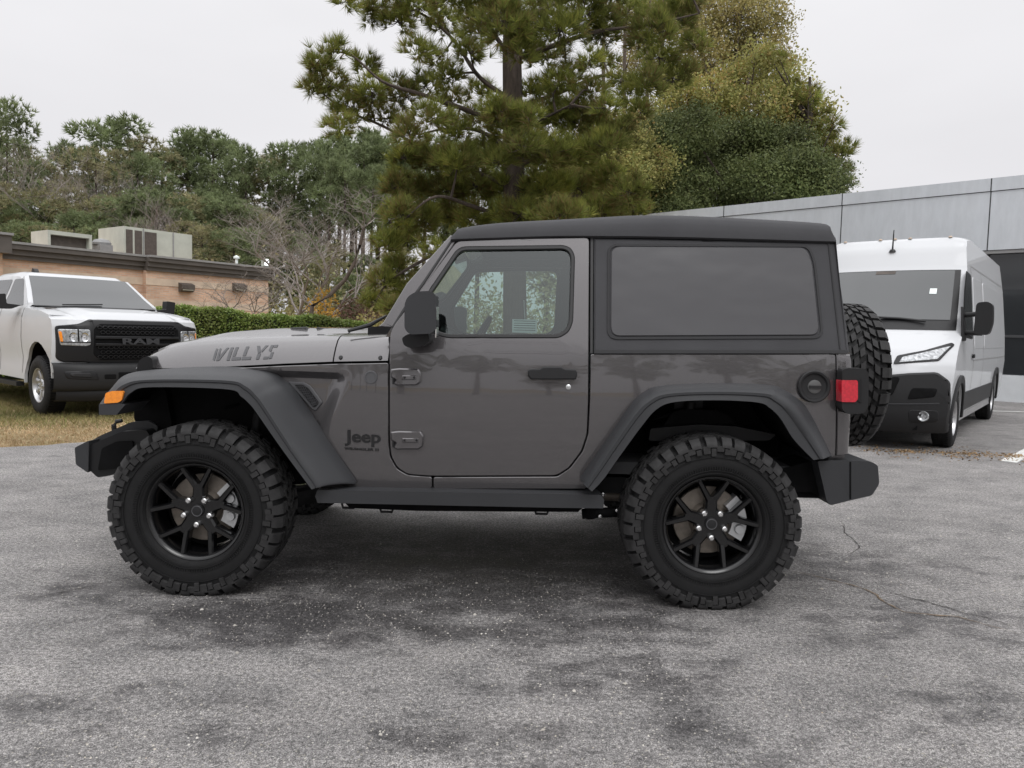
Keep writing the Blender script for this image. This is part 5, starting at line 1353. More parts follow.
# --- the big near pine
TY = 16.5
tree = empty('pine_tree', (at(513, 300, TY).x, TY, 0), 0, 'big near pine with clumpy green and rusty needles rising behind the soft top', 'pine tree')
off0 = np.array([tree.location.x, tree.location.y, 0])
px2m = TY / F_PX
def loc_(px, py, dy=0): P = at(px, py, TY + dy); return np.array([P.x, P.y, P.z]) - off0
mb = MB(); tk = [loc_(516, 560), loc_(515, 330), loc_(514, 180), loc_(512, 60), loc_(513, -60), loc_(516, -200)]
tk[0][2] = -.1
mb.tube([tuple(p) for p in tk], [.30, .27, .24, .21, .17, .05], 14); mb.build('trunk', M_['pinebark'], tree)
blobs = [(318, 62, 14, 14), (312, 88, 12, 10), (336, 50, 12, 10), (330, 84, 20, 14), (352, 108, 22, 16), (340, 128, 16, 10), (366, 66, 14, 12), (372, 92, 18, 14), (400, 96, 20, 16), (385, 118, 14, 10),
 (345, 2, 14, 8), (372, 10, 20, 12), (398, 22, 20, 12), (420, 8, 24, 14), (390, -14, 24, 12), (445, 24, 18, 12), (418, 50, 14, 10), (452, -2, 26, 14), (436, 62, 12, 9),
 (480, 24, 24, 18), (505, 22, 26, 18), (540, 10, 26, 18), (470, 52, 20, 10), (560, 30, 26, 16), (585, 8, 24, 16), (600, 30, 24, 15), (628, 12, 24, 14), (650, 34, 26, 15), (676, 16, 22, 14), (545, 56, 22, 12), (520, 50, 16, 14), (695, 44, 14, 9), (660, 58, 22, 9), (615, -12, 30, 14), (560, -16, 40, 14), (490, -16, 40, 14), (690, -8, 20, 12),
 (425, 86, 20, 12), (448, 78, 16, 10), (455, 100, 16, 11), (480, 92, 18, 9), (620, 82, 18, 7), (645, 84, 26, 9), (672, 78, 20, 10), (690, 70, 12, 8), (590, 92, 15, 9), (560, 84, 20, 11), (535, 92, 20, 12),
 (432, 118, 18, 12), (410, 134, 16, 12), (455, 132, 20, 12), (480, 120, 20, 12), (505, 116, 22, 13), (530, 124, 24, 14), (556, 116, 24, 14), (580, 124, 22, 13),
 (405, 158, 16, 13), (430, 158, 20, 13), (458, 162, 22, 14), (488, 152, 24, 14), (518, 156, 26, 14), (548, 152, 26, 14), (578, 154, 24, 13), (606, 146, 18, 12),
 (398, 186, 16, 12), (420, 190, 20, 13), (448, 190, 22, 14), (480, 186, 26, 14), (512, 188, 26, 14), (545, 186, 26, 14), (576, 188, 24, 14), (606, 178, 20, 13), (628, 192, 18, 12),
 (400, 214, 16, 12), (424, 220, 18, 13), (450, 216, 22, 13), (480, 218, 24, 12), (520, 214, 26, 12), (560, 216, 26, 12), (600, 212, 24, 12), (634, 210, 16, 9),
 (498, 112, 12, 8, -2), (528, 118, 13, 8, -2), (505, 134, 14, 8, -1), (524, 146, 16, 9, -2.2), (500, 160, 18, 9, -1.6), (528, 30, 12, 9, -1.5), (500, 6, 16, 10, -1.5), (574, 74, 14, 9), (604, 62, 13, 8), (578, 108, 16, 9), (605, 108, 14, 8), (632, 100, 14, 7), (596, 128, 16, 9), (618, 130, 14, 9), (640, 112, 12, 7), (590, 60, 12, 7), (388, 244, 14, 11), (408, 240, 16, 12), (400, 268, 16, 12), (384, 282, 14, 10), (412, 290, 18, 12), (372, 302, 14, 8), (395, 308, 16, 8), (440, 250, 22, 14), (440, 285, 22, 14), (480, 250, 30, 14), (530, 250, 30, 14), (580, 250, 30, 14), (625, 245, 22, 14)]
Vs = []; lm = MB(); clumps = []
for (bx, by, rx, ry, *fy) in blobs:
    hid = by > 226 and bx > 425
    far = abs(bx - 515) / 200
    dyb = fy[0] if fy else rng.uniform(-1, 1) * (2.4 - 1.5 * far)
    c = loc_(bx, by, dyb); r3 = np.array([rx * px2m * 1.02, min(rx, 20) * px2m * 1.2, ry * px2m * 1.08])
    n = int(max(12, rx * ry / 3.7 * (1.25 if by > 140 else 1.0)) * (.3 if hid else 1))
    P, d = blob_points(c, r3, n, .1)
    ax = d * .6 + np.array([0, 0, .65]) + rand_dirs(n) * .25; ax /= np.linalg.norm(ax, axis=1, keepdims=True)
    Vs.append(tufts(P, ax, 30, .26, .014, .72))
    clumps.append((c, P, hid))
# boughs: each leaves the trunk at its own height and passes near the clumps it carries
def on_trunk(z): return np.array([np.interp(z, [p[2] for p in tk], [p[0] for p in tk]), 0, z])
boughs = []
for (sx0, sy0, pts_) in [(0, 0, [(512, 188), (470, 168), (432, 150), (385, 122), (345, 104), (316, 90)]), (0, 0, [(512, 130), (470, 112), (430, 96), (392, 84), (350, 60), (326, 54)]),
        (0, 0, [(512, 100), (480, 70), (452, 34), (415, 14), (372, 6)]), (0, 0, [(513, 66), (490, 30), (455, -4), (420, -20)]), (0, 0, [(514, 108), (560, 84), (610, 80), (650, 82), (690, 68)]), (0, 0, [(513, 60), (560, 44), (610, 30), (650, 28), (695, 14)]),
        (0, 0, [(513, 26), (560, 4), (620, -10)]), (0, 0, [(514, 168), (560, 150), (600, 140), (625, 150)]), (0, 0, [(514, 222), (470, 200), (430, 200), (402, 216)]), (0, 0, [(514, 214), (560, 196), (610, 190), (640, 205)]),
        (0, 0, [(514, 262), (460, 246), (420, 262), (385, 284), (372, 300)]), (0, 0, [(514, 260), (580, 246), (630, 246)]), (0, 0, [(513, 140), (540, 118), (575, 112)]), (0, 0, [(512, 150), (480, 128), (440, 126), (412, 136)])]:
    dy = rng.uniform(-1.5, 1.5); B = [loc_(x, y, dy * min(1, k / 2.0)) for k, (x, y) in enumerate(pts_)]
    B = [B[0]] + [b_ + rng.normal(size=3) * .07 for b_ in B[1:]]
    C_ = cat([tuple(b_) for b_ in B], 26); boughs += [np.array(c_) for c_ in C_]
    lm.tube(C_, list(np.linspace(.062, .012, 26)), 6)
BO = np.array(boughs)
for c, P, hid in clumps:
    if hid: continue
    a = BO[np.argmin(((BO - c) ** 2).sum(1))]
    if .12 < np.linalg.norm(c - a) < .8: lm.tube(cat([tuple(a), tuple((a + c) / 2 + rng.normal(size=3) * .08), tuple(c)], 5), list(np.linspace(.03, .012, 5)), 4, caps=False)
    for q_ in P[::5]: lm.tube([tuple(c), tuple((c + q_) / 2 + np.array([0, 0, -.03])), tuple(q_)], [.010, .007, .004], 3, caps=False)
lm.build('limbs', M_['pinebark'], tree, smooth=60)
tri_obj('crown', np.concatenate(Vs), M_['needle'], tree)

# --- far pines: four templates copied along the wood
def far_pine(name, H, rmax, seed, m, label, nb=16, base=.42, K=70, tl=.5, slim=False):
    global rng
    rng = np.random.default_rng(seed); root = empty(name, (0, 0, 0), 0, label, 'pine tree', 'pines in the wood behind the brick building')
    mb = MB(); lean = rng.uniform(-.4, .4)
    mb.tube([(0, 0, -.5), (lean * .3, 0, H * .4), (lean, 0, H * .75), (lean * 1.2, 0, H * .97)], [.22 if slim else .30, .18, .12, .03], 7)
    Vs = []
    for k in range(nb):
        t = base + (1 - base) * (k + .5) / nb; a = k * 2.4 + rng.uniform(-.4, .4)
        prof = math.sin(math.pi * min(1, max(.12, (1.03 - t) / (1.03 - base))) ** .75) ** .6
        rr_ = rmax * prof * rng.uniform(.45, .8)
        c = np.array([lean * t + rr_ * math.cos(a), rr_ * math.sin(a), H * t]); br_ = rmax * rng.uniform(.30, .46)
        mb.tube([(lean * t, 0, H * t - .6), tuple(c)], [.05, .02], 3, caps=False)
        P, d = blob_points(c, (br_, br_, br_ * .62), K, .25)
        ax = d * .7 + np.array([0, 0, .5]); ax /= np.linalg.norm(ax, axis=1, keepdims=True)
        Vs.append(tufts(P, ax, 9, tl, .085, .8))
    c = np.array([lean * 1.15, 0, H * .97]); P, d = blob_points(c, (rmax * .42, rmax * .42, rmax * .34), K, .2); Vs.append(tufts(P, d * .6 + np.array([0, 0, .6]), 9, tl, .085, .8))
    mb.build('trunk', M_['pinebark'], root, smooth=60); tri_obj('crown', np.concatenate(Vs), m, root)
    return root
tmpl = [far_pine('pine_tree', 17, 3.4, 11, M_['farneedle'], '', 20, .38, 80), far_pine('pine_tree', 17, 3.0, 12, M_['farneedle'], '', 18, .50, 80),
        far_pine('pine_tree', 17, 3.8, 13, M_['farneedle2'], '', 22, .25, 80), far_pine('pine_tree', 17, 2.3, 14, M_['farneedle'], '', 11, .66, 60, slim=True)]
rs = random.Random(5)
# px of the stem, py of the top, depth, template, crown width factor, label
far_list = [(2, 110, 58, 0, .8, 'tall pine at the left edge of the photo, standing above the brick pier'),
 (-30, 120, 62, 2, 1, None), (-75, 130, 60, 0, 1, None), (-120, 120, 64, 1, 1, None),
 (32, 158, 66, 2, 1.0, 'brownish pine right of the tall edge pine'), (66, 148, 70, 0, 1.0, 'rounded pine left of the tallest crown behind the low intake hood'), (92, 156, 64, 2, 1, 'bushy pine in front of the domed pine'),
 (114, 127, 72, 1, 1.25, 'tall domed pine rising over the wood above the exhaust fan'), (140, 160, 66, 0, 1, 'dark pine just right of the tall domed pine'), (165, 151, 72, 2, 1, 'broad pine above the large air conditioner'),
 (190, 140, 74, 0, 1.1, 'pine with a double crown, left half, above the brick wall lamps'), (216, 137, 74, 1, 1.1, 'pine with a double crown, right half, above the brick wall lamps'), (243, 155, 70, 0, .9, 'lower pine in the dip of the tree line, left of the bare tree top'),
 (268, 160, 74, 2, 1, 'pine directly behind the left of the bare tree'), (292, 148, 72, 1, 1, 'pine directly behind the middle of the bare tree'), (318, 150, 70, 0, .9, 'pine behind the right edge of the bare tree'),
 (338, 142, 74, 3, 1.15, None), (352, 136, 76, 3, 1.15, None), (364, 148, 68, 3, 1.1, None), (378, 138, 74, 3, 1.2, None), (392, 142, 70, 3, 1.1, None), (328, 160, 66, 3, 1, None), (345, 165, 62, 3, .9, None), (371, 170, 60, 3, .9, None), (358, 175, 80, 3, 1, None), (385, 160, 82, 3, 1, None), (405, 150, 74, 1, 1, None),
 (425, 150, 74, 3, 1, None), (450, 145, 76, 1, 1, None), (480, 150, 72, 0, 1, None), (515, 150, 76, 1, 1, None), (550, 150, 74, 2, 1, None), (585, 150, 72, 0, 1, None), (620, 150, 74, 1, 1, None), (655, 150, 74, 2, 1, None), (690, 150, 76, 1, 1, None), (725, 155, 74, 0, 1, None)]
low_list = [(px, py, Y, t) for px, py, Y, t in ((-20, 190, 50, 2), (15, 205, 52, 0), (45, 195, 54, 2), (75, 215, 50, 0), (104, 200, 54, 2), (132, 205, 52, 0), (160, 195, 52, 0), (185, 200, 54, 2), (212, 195, 56, 0), (240, 205, 54, 0), (262, 215, 56, 2), (300, 236, 56, 0), (338, 250, 60, 2), (368, 258, 60, 0), (400, 250, 54, 2), (20, 225, 46, 0), (60, 232, 46, 2), (110, 232, 47, 0), (205, 228, 48, 2), (232, 232, 48, 0), (-50, 215, 46, 0), (320, 262, 50, 2), (352, 276, 46, 0), (385, 268, 44, 2))]
used = set()
def place_pine(px, py, Y, t, wf, label, group):
    src = tmpl[t]
    if t in used: o = copy_tree(src)
    else: o = src; used.add(t)
    P = at(px, py, Y); o.location = (P.x, Y, 0); s_ = P.z / 17.0
    o.scale = (s_ * 1.0 * wf, s_ * wf, s_); o.rotation_euler = (0, 0, rs.uniform(0, 6.28))
    o['label'] = label; o['group'] = group; o['category'] = 'pine tree'
for (px, py, Y, t, wf, lb) in far_list:
    if lb: place_pine(px, py, Y, t, wf, lb, 'pines in the wood behind the brick building')
    elif px < 0: place_pine(px, py, Y, t, wf, 'pine of the wood beyond the left edge of the photo', 'pines beyond the left edge')
    elif px < 410: place_pine(px, py, Y, t, wf, 'slender bare-stemmed pine in the thin stand right of the bare tree', 'slender pines with bare stems')
    else: place_pine(px, py, Y, t, wf, 'distant pine showing only through gaps in the big near pine', 'distant pines behind the big pine')
used.add(0); used.add(1); used.add(2); used.add(3)
for (px, py, Y, t) in low_list: place_pine(px, py, Y, t, 1.35, 'shorter dense pine filling the foot of the wood over the brick roof', 'shorter pines at the foot of the wood')
# dark undergrowth floor of the wood
P = []
for k in range(26000):
    px = rs.uniform(-60, 760); Y = rs.uniform(44, 66); p = at(px, 300, Y); P.append((p.x, Y, abs(rs.gauss(0, 1)) * 2.0 + rs.uniform(0, 1.6)))
o = quad_obj('undergrowth', leaves(np.array(P), .34), M_['farneedle2'], None); prop(o, 'brown-green undergrowth at the foot of the wood', 'undergrowth', kind='stuff')

# --- bare trees: recursive branching
def bare(name, base, H, label, cat_, seed, m, spread=.6, levels=5, r0=.14, lean=(0, 0), nsplit=3, flat=.8, upb=.25, trunk_pts=None, group=None, rmin=.005, gr=.55):
    R_ = random.Random(seed); root = empty(name, base, 0, label, cat_, group)
    tb_, br_ = MB(), MB()
    if trunk_pts is None: trunk_pts = [(0, 0, -.1), (lean[0] * .4, lean[1] * .4, H * .12), (lean[0], lean[1], H * .25)]
    n = len(trunk_pts); tb_.tube(trunk_pts, list(np.linspace(r0, r0 * .7, n)), 8); tb_.build('trunk', m, root, smooth=60)
    def grow(p, d, L, r, lv):
        q_ = p; pts = [tuple(p)]; dd = d.copy()
        for i in range(3):
            dd = (dd + Vector((R_.gauss(0, .16), R_.gauss(0, .16), R_.gauss(0, .12) + .02))).normalized(); q_ = q_ + dd * L / 3; pts.append(tuple(q_))
        br_.tube(pts, list(np.linspace(r, r * .6, 4)), 5 if lv > 3 else 3, caps=False)
        if lv == 0: return
        for k in range(nsplit if lv > 1 else nsplit + 1):
            a = R_.uniform(0, 6.28); v = Vector((math.cos(a), math.sin(a), R_.uniform(-.3, .5) * flat))
            nd = (dd * (1 - spread) + v * spread + Vector((0, 0, upb * .3))).normalized()
            st = Vector(pts[R_.choice((2, 3, 3))]); grow(st, nd, L * R_.uniform(.62, .85), max(r * .60, rmin), lv - 1)
    top = Vector(trunk_pts[-1]); d0 = (top - Vector(trunk_pts[-2])).normalized()
    for k in range(nsplit + 1):
        a = 6.28 * k / (nsplit + 1) + R_.uniform(-.4, .4); v = Vector((math.cos(a), math.sin(a), .55)).normalized()
        grow(top, (d0 * .3 + v * .8).normalized(), H * .27, r0 * gr, levels)
    br_.build('branches', M_['twig'], root, smooth=0)
    return root
def grow_px(px, Y): P = at(px, 320, Y); return (P.x, Y, 0)
bare('bare_tree', grow_px(292, 30), 7.2, 'wide bare tree with grey-brown twigs behind the right end of the brick building', 'bare tree', 3, M_['greybark'], .58, 5, .11, (.3, 0), 3, .8, rmin=.004)
bare('bare_tree', grow_px(318, 27), 5.6, 'smaller upright bare tree with pale forked trunk above the yellow shrub', 'bare tree', 9, M_['greybark'], .5, 4, .09, (.3, 0), 3, .9)
bare('bare_tree', grow_px(258, 33), 4.4, 'low bare tree leaning over the end of the brick cornice', 'bare tree', 21, M_['greybark'], .6, 4, .08, (-.5, 0), 3, .6, rmin=.004)
Y = 24; b0 = at(308, 306, Y); pts = [(0, 0, -.3)] + [((at(x, y, Y) - Vector((b0.x, Y, 0))).x, 0, at(x, y, Y).z) for x, y in ((312, 306), (330, 295), (345, 280), (354, 264), (360, 245), (364, 228))]
bare('leaning_tree', (b0.x, Y, 0), 2.6, 'curved dark leaning tree stem rising to the right beside the yellow shrub', 'leaning tree', 5, M_['brownbark'], .6, 3, .075, trunk_pts=pts, gr=.32, rmin=.006)
for (px, py, Y, seed, lb) in ((48, 175, 55, 31, 'bare reddish twiggy tree at the left, above the brick pier cornice'), (150, 228, 48, 34, 'small bare twiggy tree just behind the right end of the large air conditioner')):
    P = at(px, py, Y); bare('bare_tree', (P.x, Y, 0), P.z * 1.15, lb, 'bare tree', seed, M_['greybark'], .42, 5, .14, (.2, 0), 3, 1.0, .5)

def bush(name, base, c, r, n, size, m, label, cat_, group=None, stems=6, shell=.5, up=.3):
    root = empty(name, base, 0, label, cat_, group); mb = MB(); c = np.array(c, float)
    for k in range(stems):
        a = 6.28 * k / stems; mb.tube([(.05 * math.cos(a), .05 * math.sin(a), -.05), (c[0] + r[0] * .5 * math.cos(a), c[1] + r[1] * .5 * math.sin(a), c[2])], [.03, .012], 4)
    mb.build('stems', M_['brownbark'], root)
    P, d = blob_points(c, r, n, shell); P[:, 2] = np.maximum(P[:, 2], .03)
    quad_obj('foliage', leaves(P, size, up), m, root); return root
bush('yellow_shrub', grow_px(322, 25), (0, 0, 1.5), (.65, .6, 1.25), 700, .13, M_['yellow'], 'golden yellow shrub behind the hedge, beside the leaning stem', 'shrub', shell=.1)
bush('yellow_shrub', grow_px(338, 22), (0, 0, .95), (.5, .5, .55), 160, .10, M_['yellow'], 'few yellow leaves low above the hedge, right of the golden shrub', 'shrub', shell=.1)
for (px, Y, w, h, mm, lb) in ((352, 26, 1.2, 1.4, 'redshrub', 'dull reddish-brown shrub right of the leaning stem'), (372, 27, 1.3, 1.7, 'redshrub', 'reddish shrub beside the windscreen base'), (366, 22, .9, 1.0, 'olive', 'low olive shrub at the hedge end near the windscreen'), (300, 34, 1.6, 1.6, 'olive', 'olive shrub under the bare tree by the brick wall end'), (398, 24, 1.2, 1.7, 'olive', 'green shrub hidden partly by the windscreen pillar')):
    bush('shrub', grow_px(px, Y), (0, 0, h * .75), (w, w, h), 1500, .12, M_[mm], lb, 'shrub', shell=.3)

# --- broadleaf trees at the right
def leaf_tree(name, px, Y, blobs, m, size, dens, label, cat_, barkm, tr=.22, ratio=1.0, twigs=0, seed=1, trunk_top=None):
    global rng
    rng = np.random.default_rng(seed); P0 = at(px, 330, Y); root = empty(name, (P0.x, Y, 0), 0, label, cat_)
    o0 = np.array([P0.x, Y, 0]); k_ = Y / F_PX; Ps = []; mb = MB(); cs = []
    for (bx, by, rx, ry) in blobs:
        P = at(bx, by, Y + rng.uniform(-1, 1) * 1.6); c = np.array([P.x, P.y, P.z]) - o0; cs.append(c)
        n = int(rx * ry * dens); pts, d = blob_points(c, (rx * k_, max(rx, ry) * k_ * .9, ry * k_), n, .05)
        # leaves gather on twig clusters
        nc = max(4, n // 55); cc, _ = blob_points(c, (rx * k_ * 1.08, max(rx, ry) * k_ * .9, ry * k_ * 1.12), nc, .45)
        idx = rng.integers(0, nc, n); pts = cc[idx] + rng.normal(size=(n, 3)) * np.array([1, 1, .7]) * (.24 if ratio == 1 else size * ratio * 1.5)
        Ps.append(pts)
        for q_ in cc[::3]: mb.tube([tuple(c), tuple((c + q_) / 2 + np.array([0, 0, -.04])), tuple(q_)], [.02, .012, .006], 3, caps=False)
    top = max(c[2] for c in cs); tt = MB(); tt.tube([(0, 0, -.1), (.1, 0, top * .35), (0, .1, top * .65), (.1, 0, top * .93)], [tr, tr * .8, tr * .5, tr * .15], 8)
    for c in cs: mb.tube([(.05, .05, max(.5, c[2] * .72 - .2)), tuple(np.array([c[0] * .5, c[1] * .5, c[2] * .84])), tuple(c)], [tr * .3, tr * .18, .02], 4, caps=False)
    tt.build('trunk', barkm, root, smooth=60); mb.build('limbs', barkm, root, smooth=60)
    quad_obj('crown', leaves(np.concatenate(Ps), size), m, root); return root
leaf_tree('evergreen_tree', 740, 25.5, [(660, 140, 22, 16), (690, 130, 26, 16), (650, 165, 22, 16), (680, 160, 28, 18), (715, 150, 28, 18), (745, 140, 28, 18), (770, 152, 26, 18), (655, 190, 24, 16), (690, 190, 30, 18), (725, 180, 30, 18), (760, 180, 30, 18), (795, 170, 26, 18), (815, 182, 22, 14), (665, 212, 30, 12), (715, 210, 30, 12), (765, 205, 30, 12), (805, 198, 26, 12), (640, 205, 20, 12), (828, 178, 16, 14), (790, 145, 18, 13), (740, 235, 60, 16), (670, 235, 40, 14), (800, 225, 30, 16)],
          M_['broad'], .105, 15.0, 'dense dark evergreen tree with rounded crown above the showroom roof', 'evergreen tree', M_['brownbark'], .25, 1, seed=3)
leaf_tree('oak_tree', 735, 28.5, [(670, 88, 18, 14), (690, 100, 22, 15), (715, 92, 22, 16), (740, 80, 22, 16), (765, 75, 20, 15), (790, 82, 18, 13), (700, 120, 26, 15), (730, 112, 26, 16), (760, 105, 26, 17), (788, 108, 22, 16), (812, 108, 16, 12), (680, 125, 22, 14), (775, 130, 26, 15), (805, 135, 20, 14), (755, 58, 18, 10), (785, 62, 14, 9), (820, 150, 16, 14), (650, 115, 18, 13), (635, 135, 18, 16)],
          M_['autumn'], .13, 7.0, 'turning oak with olive and rusty leaves, between the tall sparse tree and the evergreen', 'oak tree', M_['brownbark'], .22, 1, seed=5)
leaf_tree('sparse_tree', 722, 31.5, [(640, 30, 24, 22), (662, 10, 24, 18), (690, 20, 26, 20), (715, 5, 26, 18), (740, 15, 24, 18), (762, 5, 20, 15), (775, 25, 14, 14), (700, 45, 24, 16), (728, 38, 24, 16), (755, 38, 18, 14), (772, 42, 12, 8), (715, 64, 24, 14), (740, 58, 20, 10), (690, 72, 20, 14), (665, 60, 20, 14), (745, -18, 30, 16), (700, -20, 34, 16), (655, -20, 30, 16), (765, -12, 14, 10), (640, 70, 18, 14)],
          M_['olive'], .12, 6.5, 'tall half-bare tree with sparse yellow-green leaves and visible twigs, top right of the big pine', 'half-bare tree', M_['greybark'], .20, 1.6, seed=8)
leaf_tree('sweetgum_tree', 590, 23.5, [(560, 190, 26, 16), (590, 180, 26, 18), (620, 170, 26, 18), (600, 205, 30, 14), (640, 190, 26, 16), (575, 160, 22, 14), (605, 145, 22, 14), (632, 145, 22, 14), (650, 165, 22, 15), (590, 125, 18, 10), (622, 118, 18, 10), (560, 225, 40, 12), (640, 225, 40, 12), (540, 205, 24, 14), (648, 125, 16, 10)],
          M_['autumn'], .10, 7.0, 'olive and rust coloured tree filling the space between the big pine and the evergreen', 'autumn tree', M_['brownbark'], .16, 1, seed=12)
# scattered thin trunks seen through the crowns
for i, px in enumerate((606, 627, 650, 664)):
    Yp = 28 + i * .8; P = at(px, 40, Yp); t_ = empty('slim_tree', (P.x, Yp, 0), 0, 'thin straight trunk seen through the gap right of the big pine', 'slim tree', 'thin trunks behind the big pine')
    MB().tube([(0, 0, -.1), (.05, 0, P.z * .5), (-.08, 0, P.z), (.0, 0, P.z * 1.25)], [.12, .10, .07, .03], 6).build('trunk', M_['brownbark'], t_)
    mb = MB(); R_ = random.Random(60 + i)
    for k in range(22):
        z = P.z * R_.uniform(.45, 1.2); a = R_.uniform(0, 6.28); l = R_.uniform(.5, 1.6); mb.tube([(0, 0, z), (l * .5 * math.cos(a), l * .5 * math.sin(a), z + l * .25), (l * math.cos(a), l * math.sin(a), z + l * .6)], [.03, .016, .006], 3, caps=False)
    mb.build('branches', M_['brownbark'], t_)
# pine at the right edge of the crown group, tuft outline against the sky
P0 = at(800, 330, 27); pt_ = empty('pine_tree', (P0.x, 27, 0), 0, 'pine whose tufted branch ends stick out over the showroom roof at right', 'pine tree')
rng = np.random.default_rng(17); Vs = []; mb = MB(); k_ = 27 / F_PX; o0 = np.array([P0.x, 27, 0])
for (bx, by, rx, ry) in [(795, 88, 9, 7), (808, 100, 10, 8), (814, 92, 6, 6), (800, 112, 12, 8), (822, 118, 10, 7), (834, 124, 9, 7), (826, 134, 10, 7), (838, 152, 9, 6), (850, 146, 8, 5), (846, 156, 7, 5), (822, 152, 12, 8), (838, 170, 9, 6), (832, 186, 12, 8), (846, 184, 7, 5), (815, 130, 12, 9), (790, 98, 10, 8), (780, 60, 6, 6), (768, 54, 7, 5), (820, 168, 14, 10), (848, 172, 6, 5)]:
    P = at(bx, by, 27 + rng.uniform(-.6, .6)); c = np.array([P.x, P.y, P.z]) - o0; n = int(rx * ry / 3.4)
    pts, d = blob_points(c, (rx * k_, rx * k_, ry * k_), n, .1); ax = d * .6 + np.array([.1, 0, .5]); ax /= np.linalg.norm(ax, axis=1, keepdims=True)
    Vs.append(tufts(pts, ax, 26, .34, .022, .75)); z0 = max(3.5, c[2] * .8); mb.tube([(0, 0, z0), tuple((c + np.array([0, 0, z0])) / 2 - np.array([0, 0, .1])), tuple(c)], [.06, .04, .015], 4, caps=False)
MB().tube([(0, 0, -.1), (.1, 0, 6), (-.1, 0, 10.6)], [.24, .18, .05], 8).build('trunk', M_['pinebark'], pt_); mb.build('limbs', M_['pinebark'], pt_); tri_obj('crown', np.concatenate(Vs), M_['needle'], pt_)

# --- hedge: clipped leafy mass over a dark core
h0, h1 = Vector((-13.5, 15.3)), Vector((-4.4, 21.5)); hd_ = (h1 - h0).normalized(); HL = (h1 - h0).length
hed = empty('hedge', (h0.x, h0.y, 0), math.atan2(hd_.y, hd_.x), 'long clipped dark green hedge between the truck and the brick building', 'hedge')
rng = np.random.default_rng(23)
def hh(x): return 1.83 - .38 * (x / HL) ** 1.6 + .05 * np.sin(x * 2.1) + .03 * np.sin(x * 5.3 + 1)
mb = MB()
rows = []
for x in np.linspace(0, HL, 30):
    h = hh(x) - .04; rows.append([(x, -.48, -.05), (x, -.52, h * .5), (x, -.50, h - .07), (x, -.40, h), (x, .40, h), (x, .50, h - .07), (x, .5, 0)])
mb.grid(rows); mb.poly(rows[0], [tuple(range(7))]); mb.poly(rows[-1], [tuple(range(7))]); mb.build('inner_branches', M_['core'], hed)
n = 60000; x = rng.uniform(-.1, HL + .1, n); u = rng.uniform(0, 1, n); f = u < .55
z = np.where(f, rng.uniform(.05, 1.02, n) * hh(x), hh(x) + rng.normal(size=n) * .035); y = np.where(f, -.58 + rng.normal(size=n) * .05 + .06 * (z / hh(x)) ** 6, rng.uniform(-.5, .5, n))
quad_obj('foliage', leaves(np.stack([x, y, z], 1), .075, .4), M_['hedge'], hed)

# --- grass: dry blades in the verge
rng = np.random.default_rng(31)
def in_lawn(x, y):
    ex = [p[0] for p in _edge[:9]]; ey = [p[1] for p in _edge[:9]]; return y > np.interp(x, ex, ey) + .02
n = 150000; Yg = 6.3 + (rng.uniform(0, 1, n) ** 1.5) * 9.5; Xg = rng.uniform(-14, -1.5, n); k = in_lawn(Xg, Yg); Xg, Yg = Xg[k], Yg[k]; n = len(Xg)
def blade_mesh(name, X, Y, h, w, m, label):
    n = len(X); a = rng.uniform(0, 6.28, n); c = np.stack([X, Y, np.full(n, -.016)], 1); s_ = np.stack([np.cos(a), np.sin(a), 0 * a], 1) * w
    H = h * rng.uniform(.4, 1.2, n); tip = c + np.stack([rng.normal(size=n) * h * .6, rng.normal(size=n) * h * .6, H], 1)
    V = np.stack([c - s_, c + s_, tip], 1).reshape(-1, 3); o = tri_obj(name, V, m, None); prop(o, label, 'grass', kind='stuff')
M_['straw'] = leafmat('dry_straw_grass', [(.50, .37, .22), (.60, .46, .29), (.42, .29, .17), (.34, .27, .13), (.52, .36, .21)], .8, .3)
M_['grass'] = leafmat('green_grass', [(.15, .18, .06), (.20, .20, .07), (.28, .23, .11), (.12, .15, .05)], .8, .3)
dist = Yg - np.interp(Xg, [p[0] for p in _edge[:9]], [p[1] for p in _edge[:9]])
near = dist + rng.normal(size=n) * .55 < 2.3
blade_mesh('dry_grass', Xg[near], Yg[near], .035, .006, M_['straw'], 'short straw-coloured dry grass along the edge of the lot')
g_ = ~near; blade_mesh('lawn_grass', Xg[g_], Yg[g_], .075, .007, M_['grass'], 'patchy green grass under and around the white truck')
# leaf litter against the kerb line in front of the van
n = 900; t = rng.uniform(0, 1, n); A_ = gnd(868, 450); B_ = gnd(1030, 457)
c = np.stack([A_.x + (B_.x - A_.x) * t + rng.normal(size=n) * .10, A_.y + (B_.y - A_.y) * t + rng.normal(size=n) * .16 * (1.2 + np.sin(t * 19)), rng.uniform(.004, .012, n)], 1)
M_['litter'] = leafmat('leaf_litter', [(.20, .13, .07), (.26, .18, .10), (.14, .09, .05), (.30, .23, .14)], .9, .1)
o = quad_obj('leaf_litter', leaves(c, .035, 1.5), M_['litter'], None); prop(o, 'brown leaf litter strewn in front of the van wheels', 'leaf litter', kind='stuff')
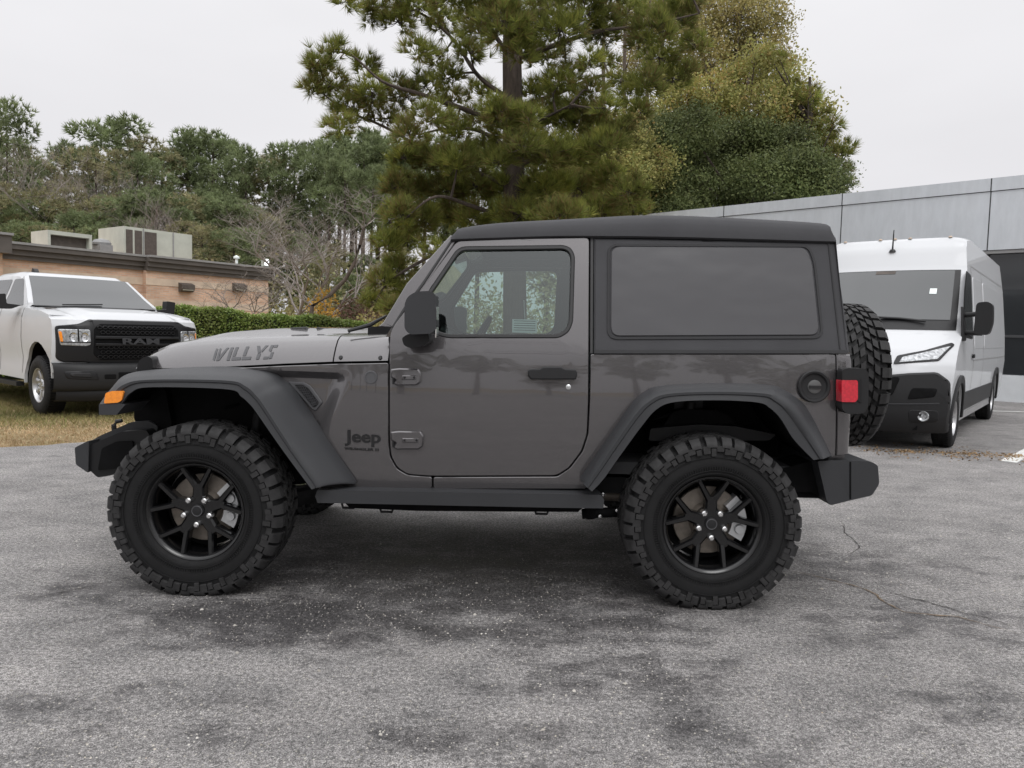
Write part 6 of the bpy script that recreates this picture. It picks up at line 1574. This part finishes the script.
# loose pale grit lying on the asphalt
n = 8000; Y_ = 1.7 + rng.uniform(0, 1, n) ** 1.3 * 4.2; X_ = rng.uniform(-1, 1, n) * Y_ * .78; s_ = rng.uniform(.0016, .0048, n) * (1 + (rng.uniform(0, 1, n) > .985) * 1.2)
base = np.array([[1, 0, 0], [0, 1, 0], [-1, 0, 0], [0, -1, 0], [0, 0, 1.0]]); ang = rng.uniform(0, 6.28, n)
V = np.zeros((n, 5, 3)); ca_, sa_ = np.cos(ang), np.sin(ang)
for i, b in enumerate(base):
    j = rng.uniform(.7, 1.3, n); V[:, i, 0] = X_ + (b[0] * ca_ - b[1] * sa_) * s_ * j; V[:, i, 1] = Y_ + (b[0] * sa_ + b[1] * ca_) * s_ * j; V[:, i, 2] = .001 + b[2] * s_ * .8
F = np.array([[0, 1, 4], [1, 2, 4], [2, 3, 4], [3, 0, 4]])[None] + (np.arange(n) * 5)[:, None, None]
M_['grit'] = leafmat('pale_grit', [(.36, .34, .31), (.46, .44, .40), (.29, .27, .24), (.52, .50, .46), (.38, .30, .22)], .8, 0)
o = np_mesh('loose_grit', V.reshape(-1, 3), F.reshape(-1, 3), M_['grit']); prop(o, 'pale loose stone grit scattered over the asphalt', 'grit', kind='stuff')

# --- overhead wires, at the left and behind the photographer (these mirror in the door glass)
def wire(a, b, sag, r, label, group):
    a, b = Vector(a), Vector(b); pts = []
    for i in range(25):
        t = i / 24; p = a.lerp(b, t); p.z -= sag * 4 * t * (1 - t); pts.append(tuple(p))
    o = MB().tube(pts, r, 5).build('overhead_wire', M_['dark'], None); prop(o, label, 'wire', group)
a, b = at(-40, 130, 38), at(330, 214, 46); wire(a, b, .25, .009, 'thin overhead wire crossing the tree line at the left', None)
for i, z in enumerate((6.2, 6.6, 8.2, 8.6)):
    wire((-40, -12, z), (40, -14, z + .2), .6, .03 if i else .05, 'overhead wire of the street line behind the camera', 'street wires behind the camera')
# trees and hedge across the street behind the photographer: what the paint and glass mirror
for i, (x, y, h, t) in enumerate([(-46 + 4.4 * k + rs.uniform(-1, 1), -33 - rs.uniform(0, 6), rs.uniform(6.5, 10.5), k % 3) for k in range(21)]):
    o = copy_tree(tmpl[t]); o.location = (x, y, 0); o.scale = (h / 10, h / 10, h / 17); o.rotation_euler = (0, 0, i)
    o['label'] = 'pine across the street behind the camera, seen only as a reflection'; o['group'] = 'pines behind the camera'; o['category'] = 'pine tree'
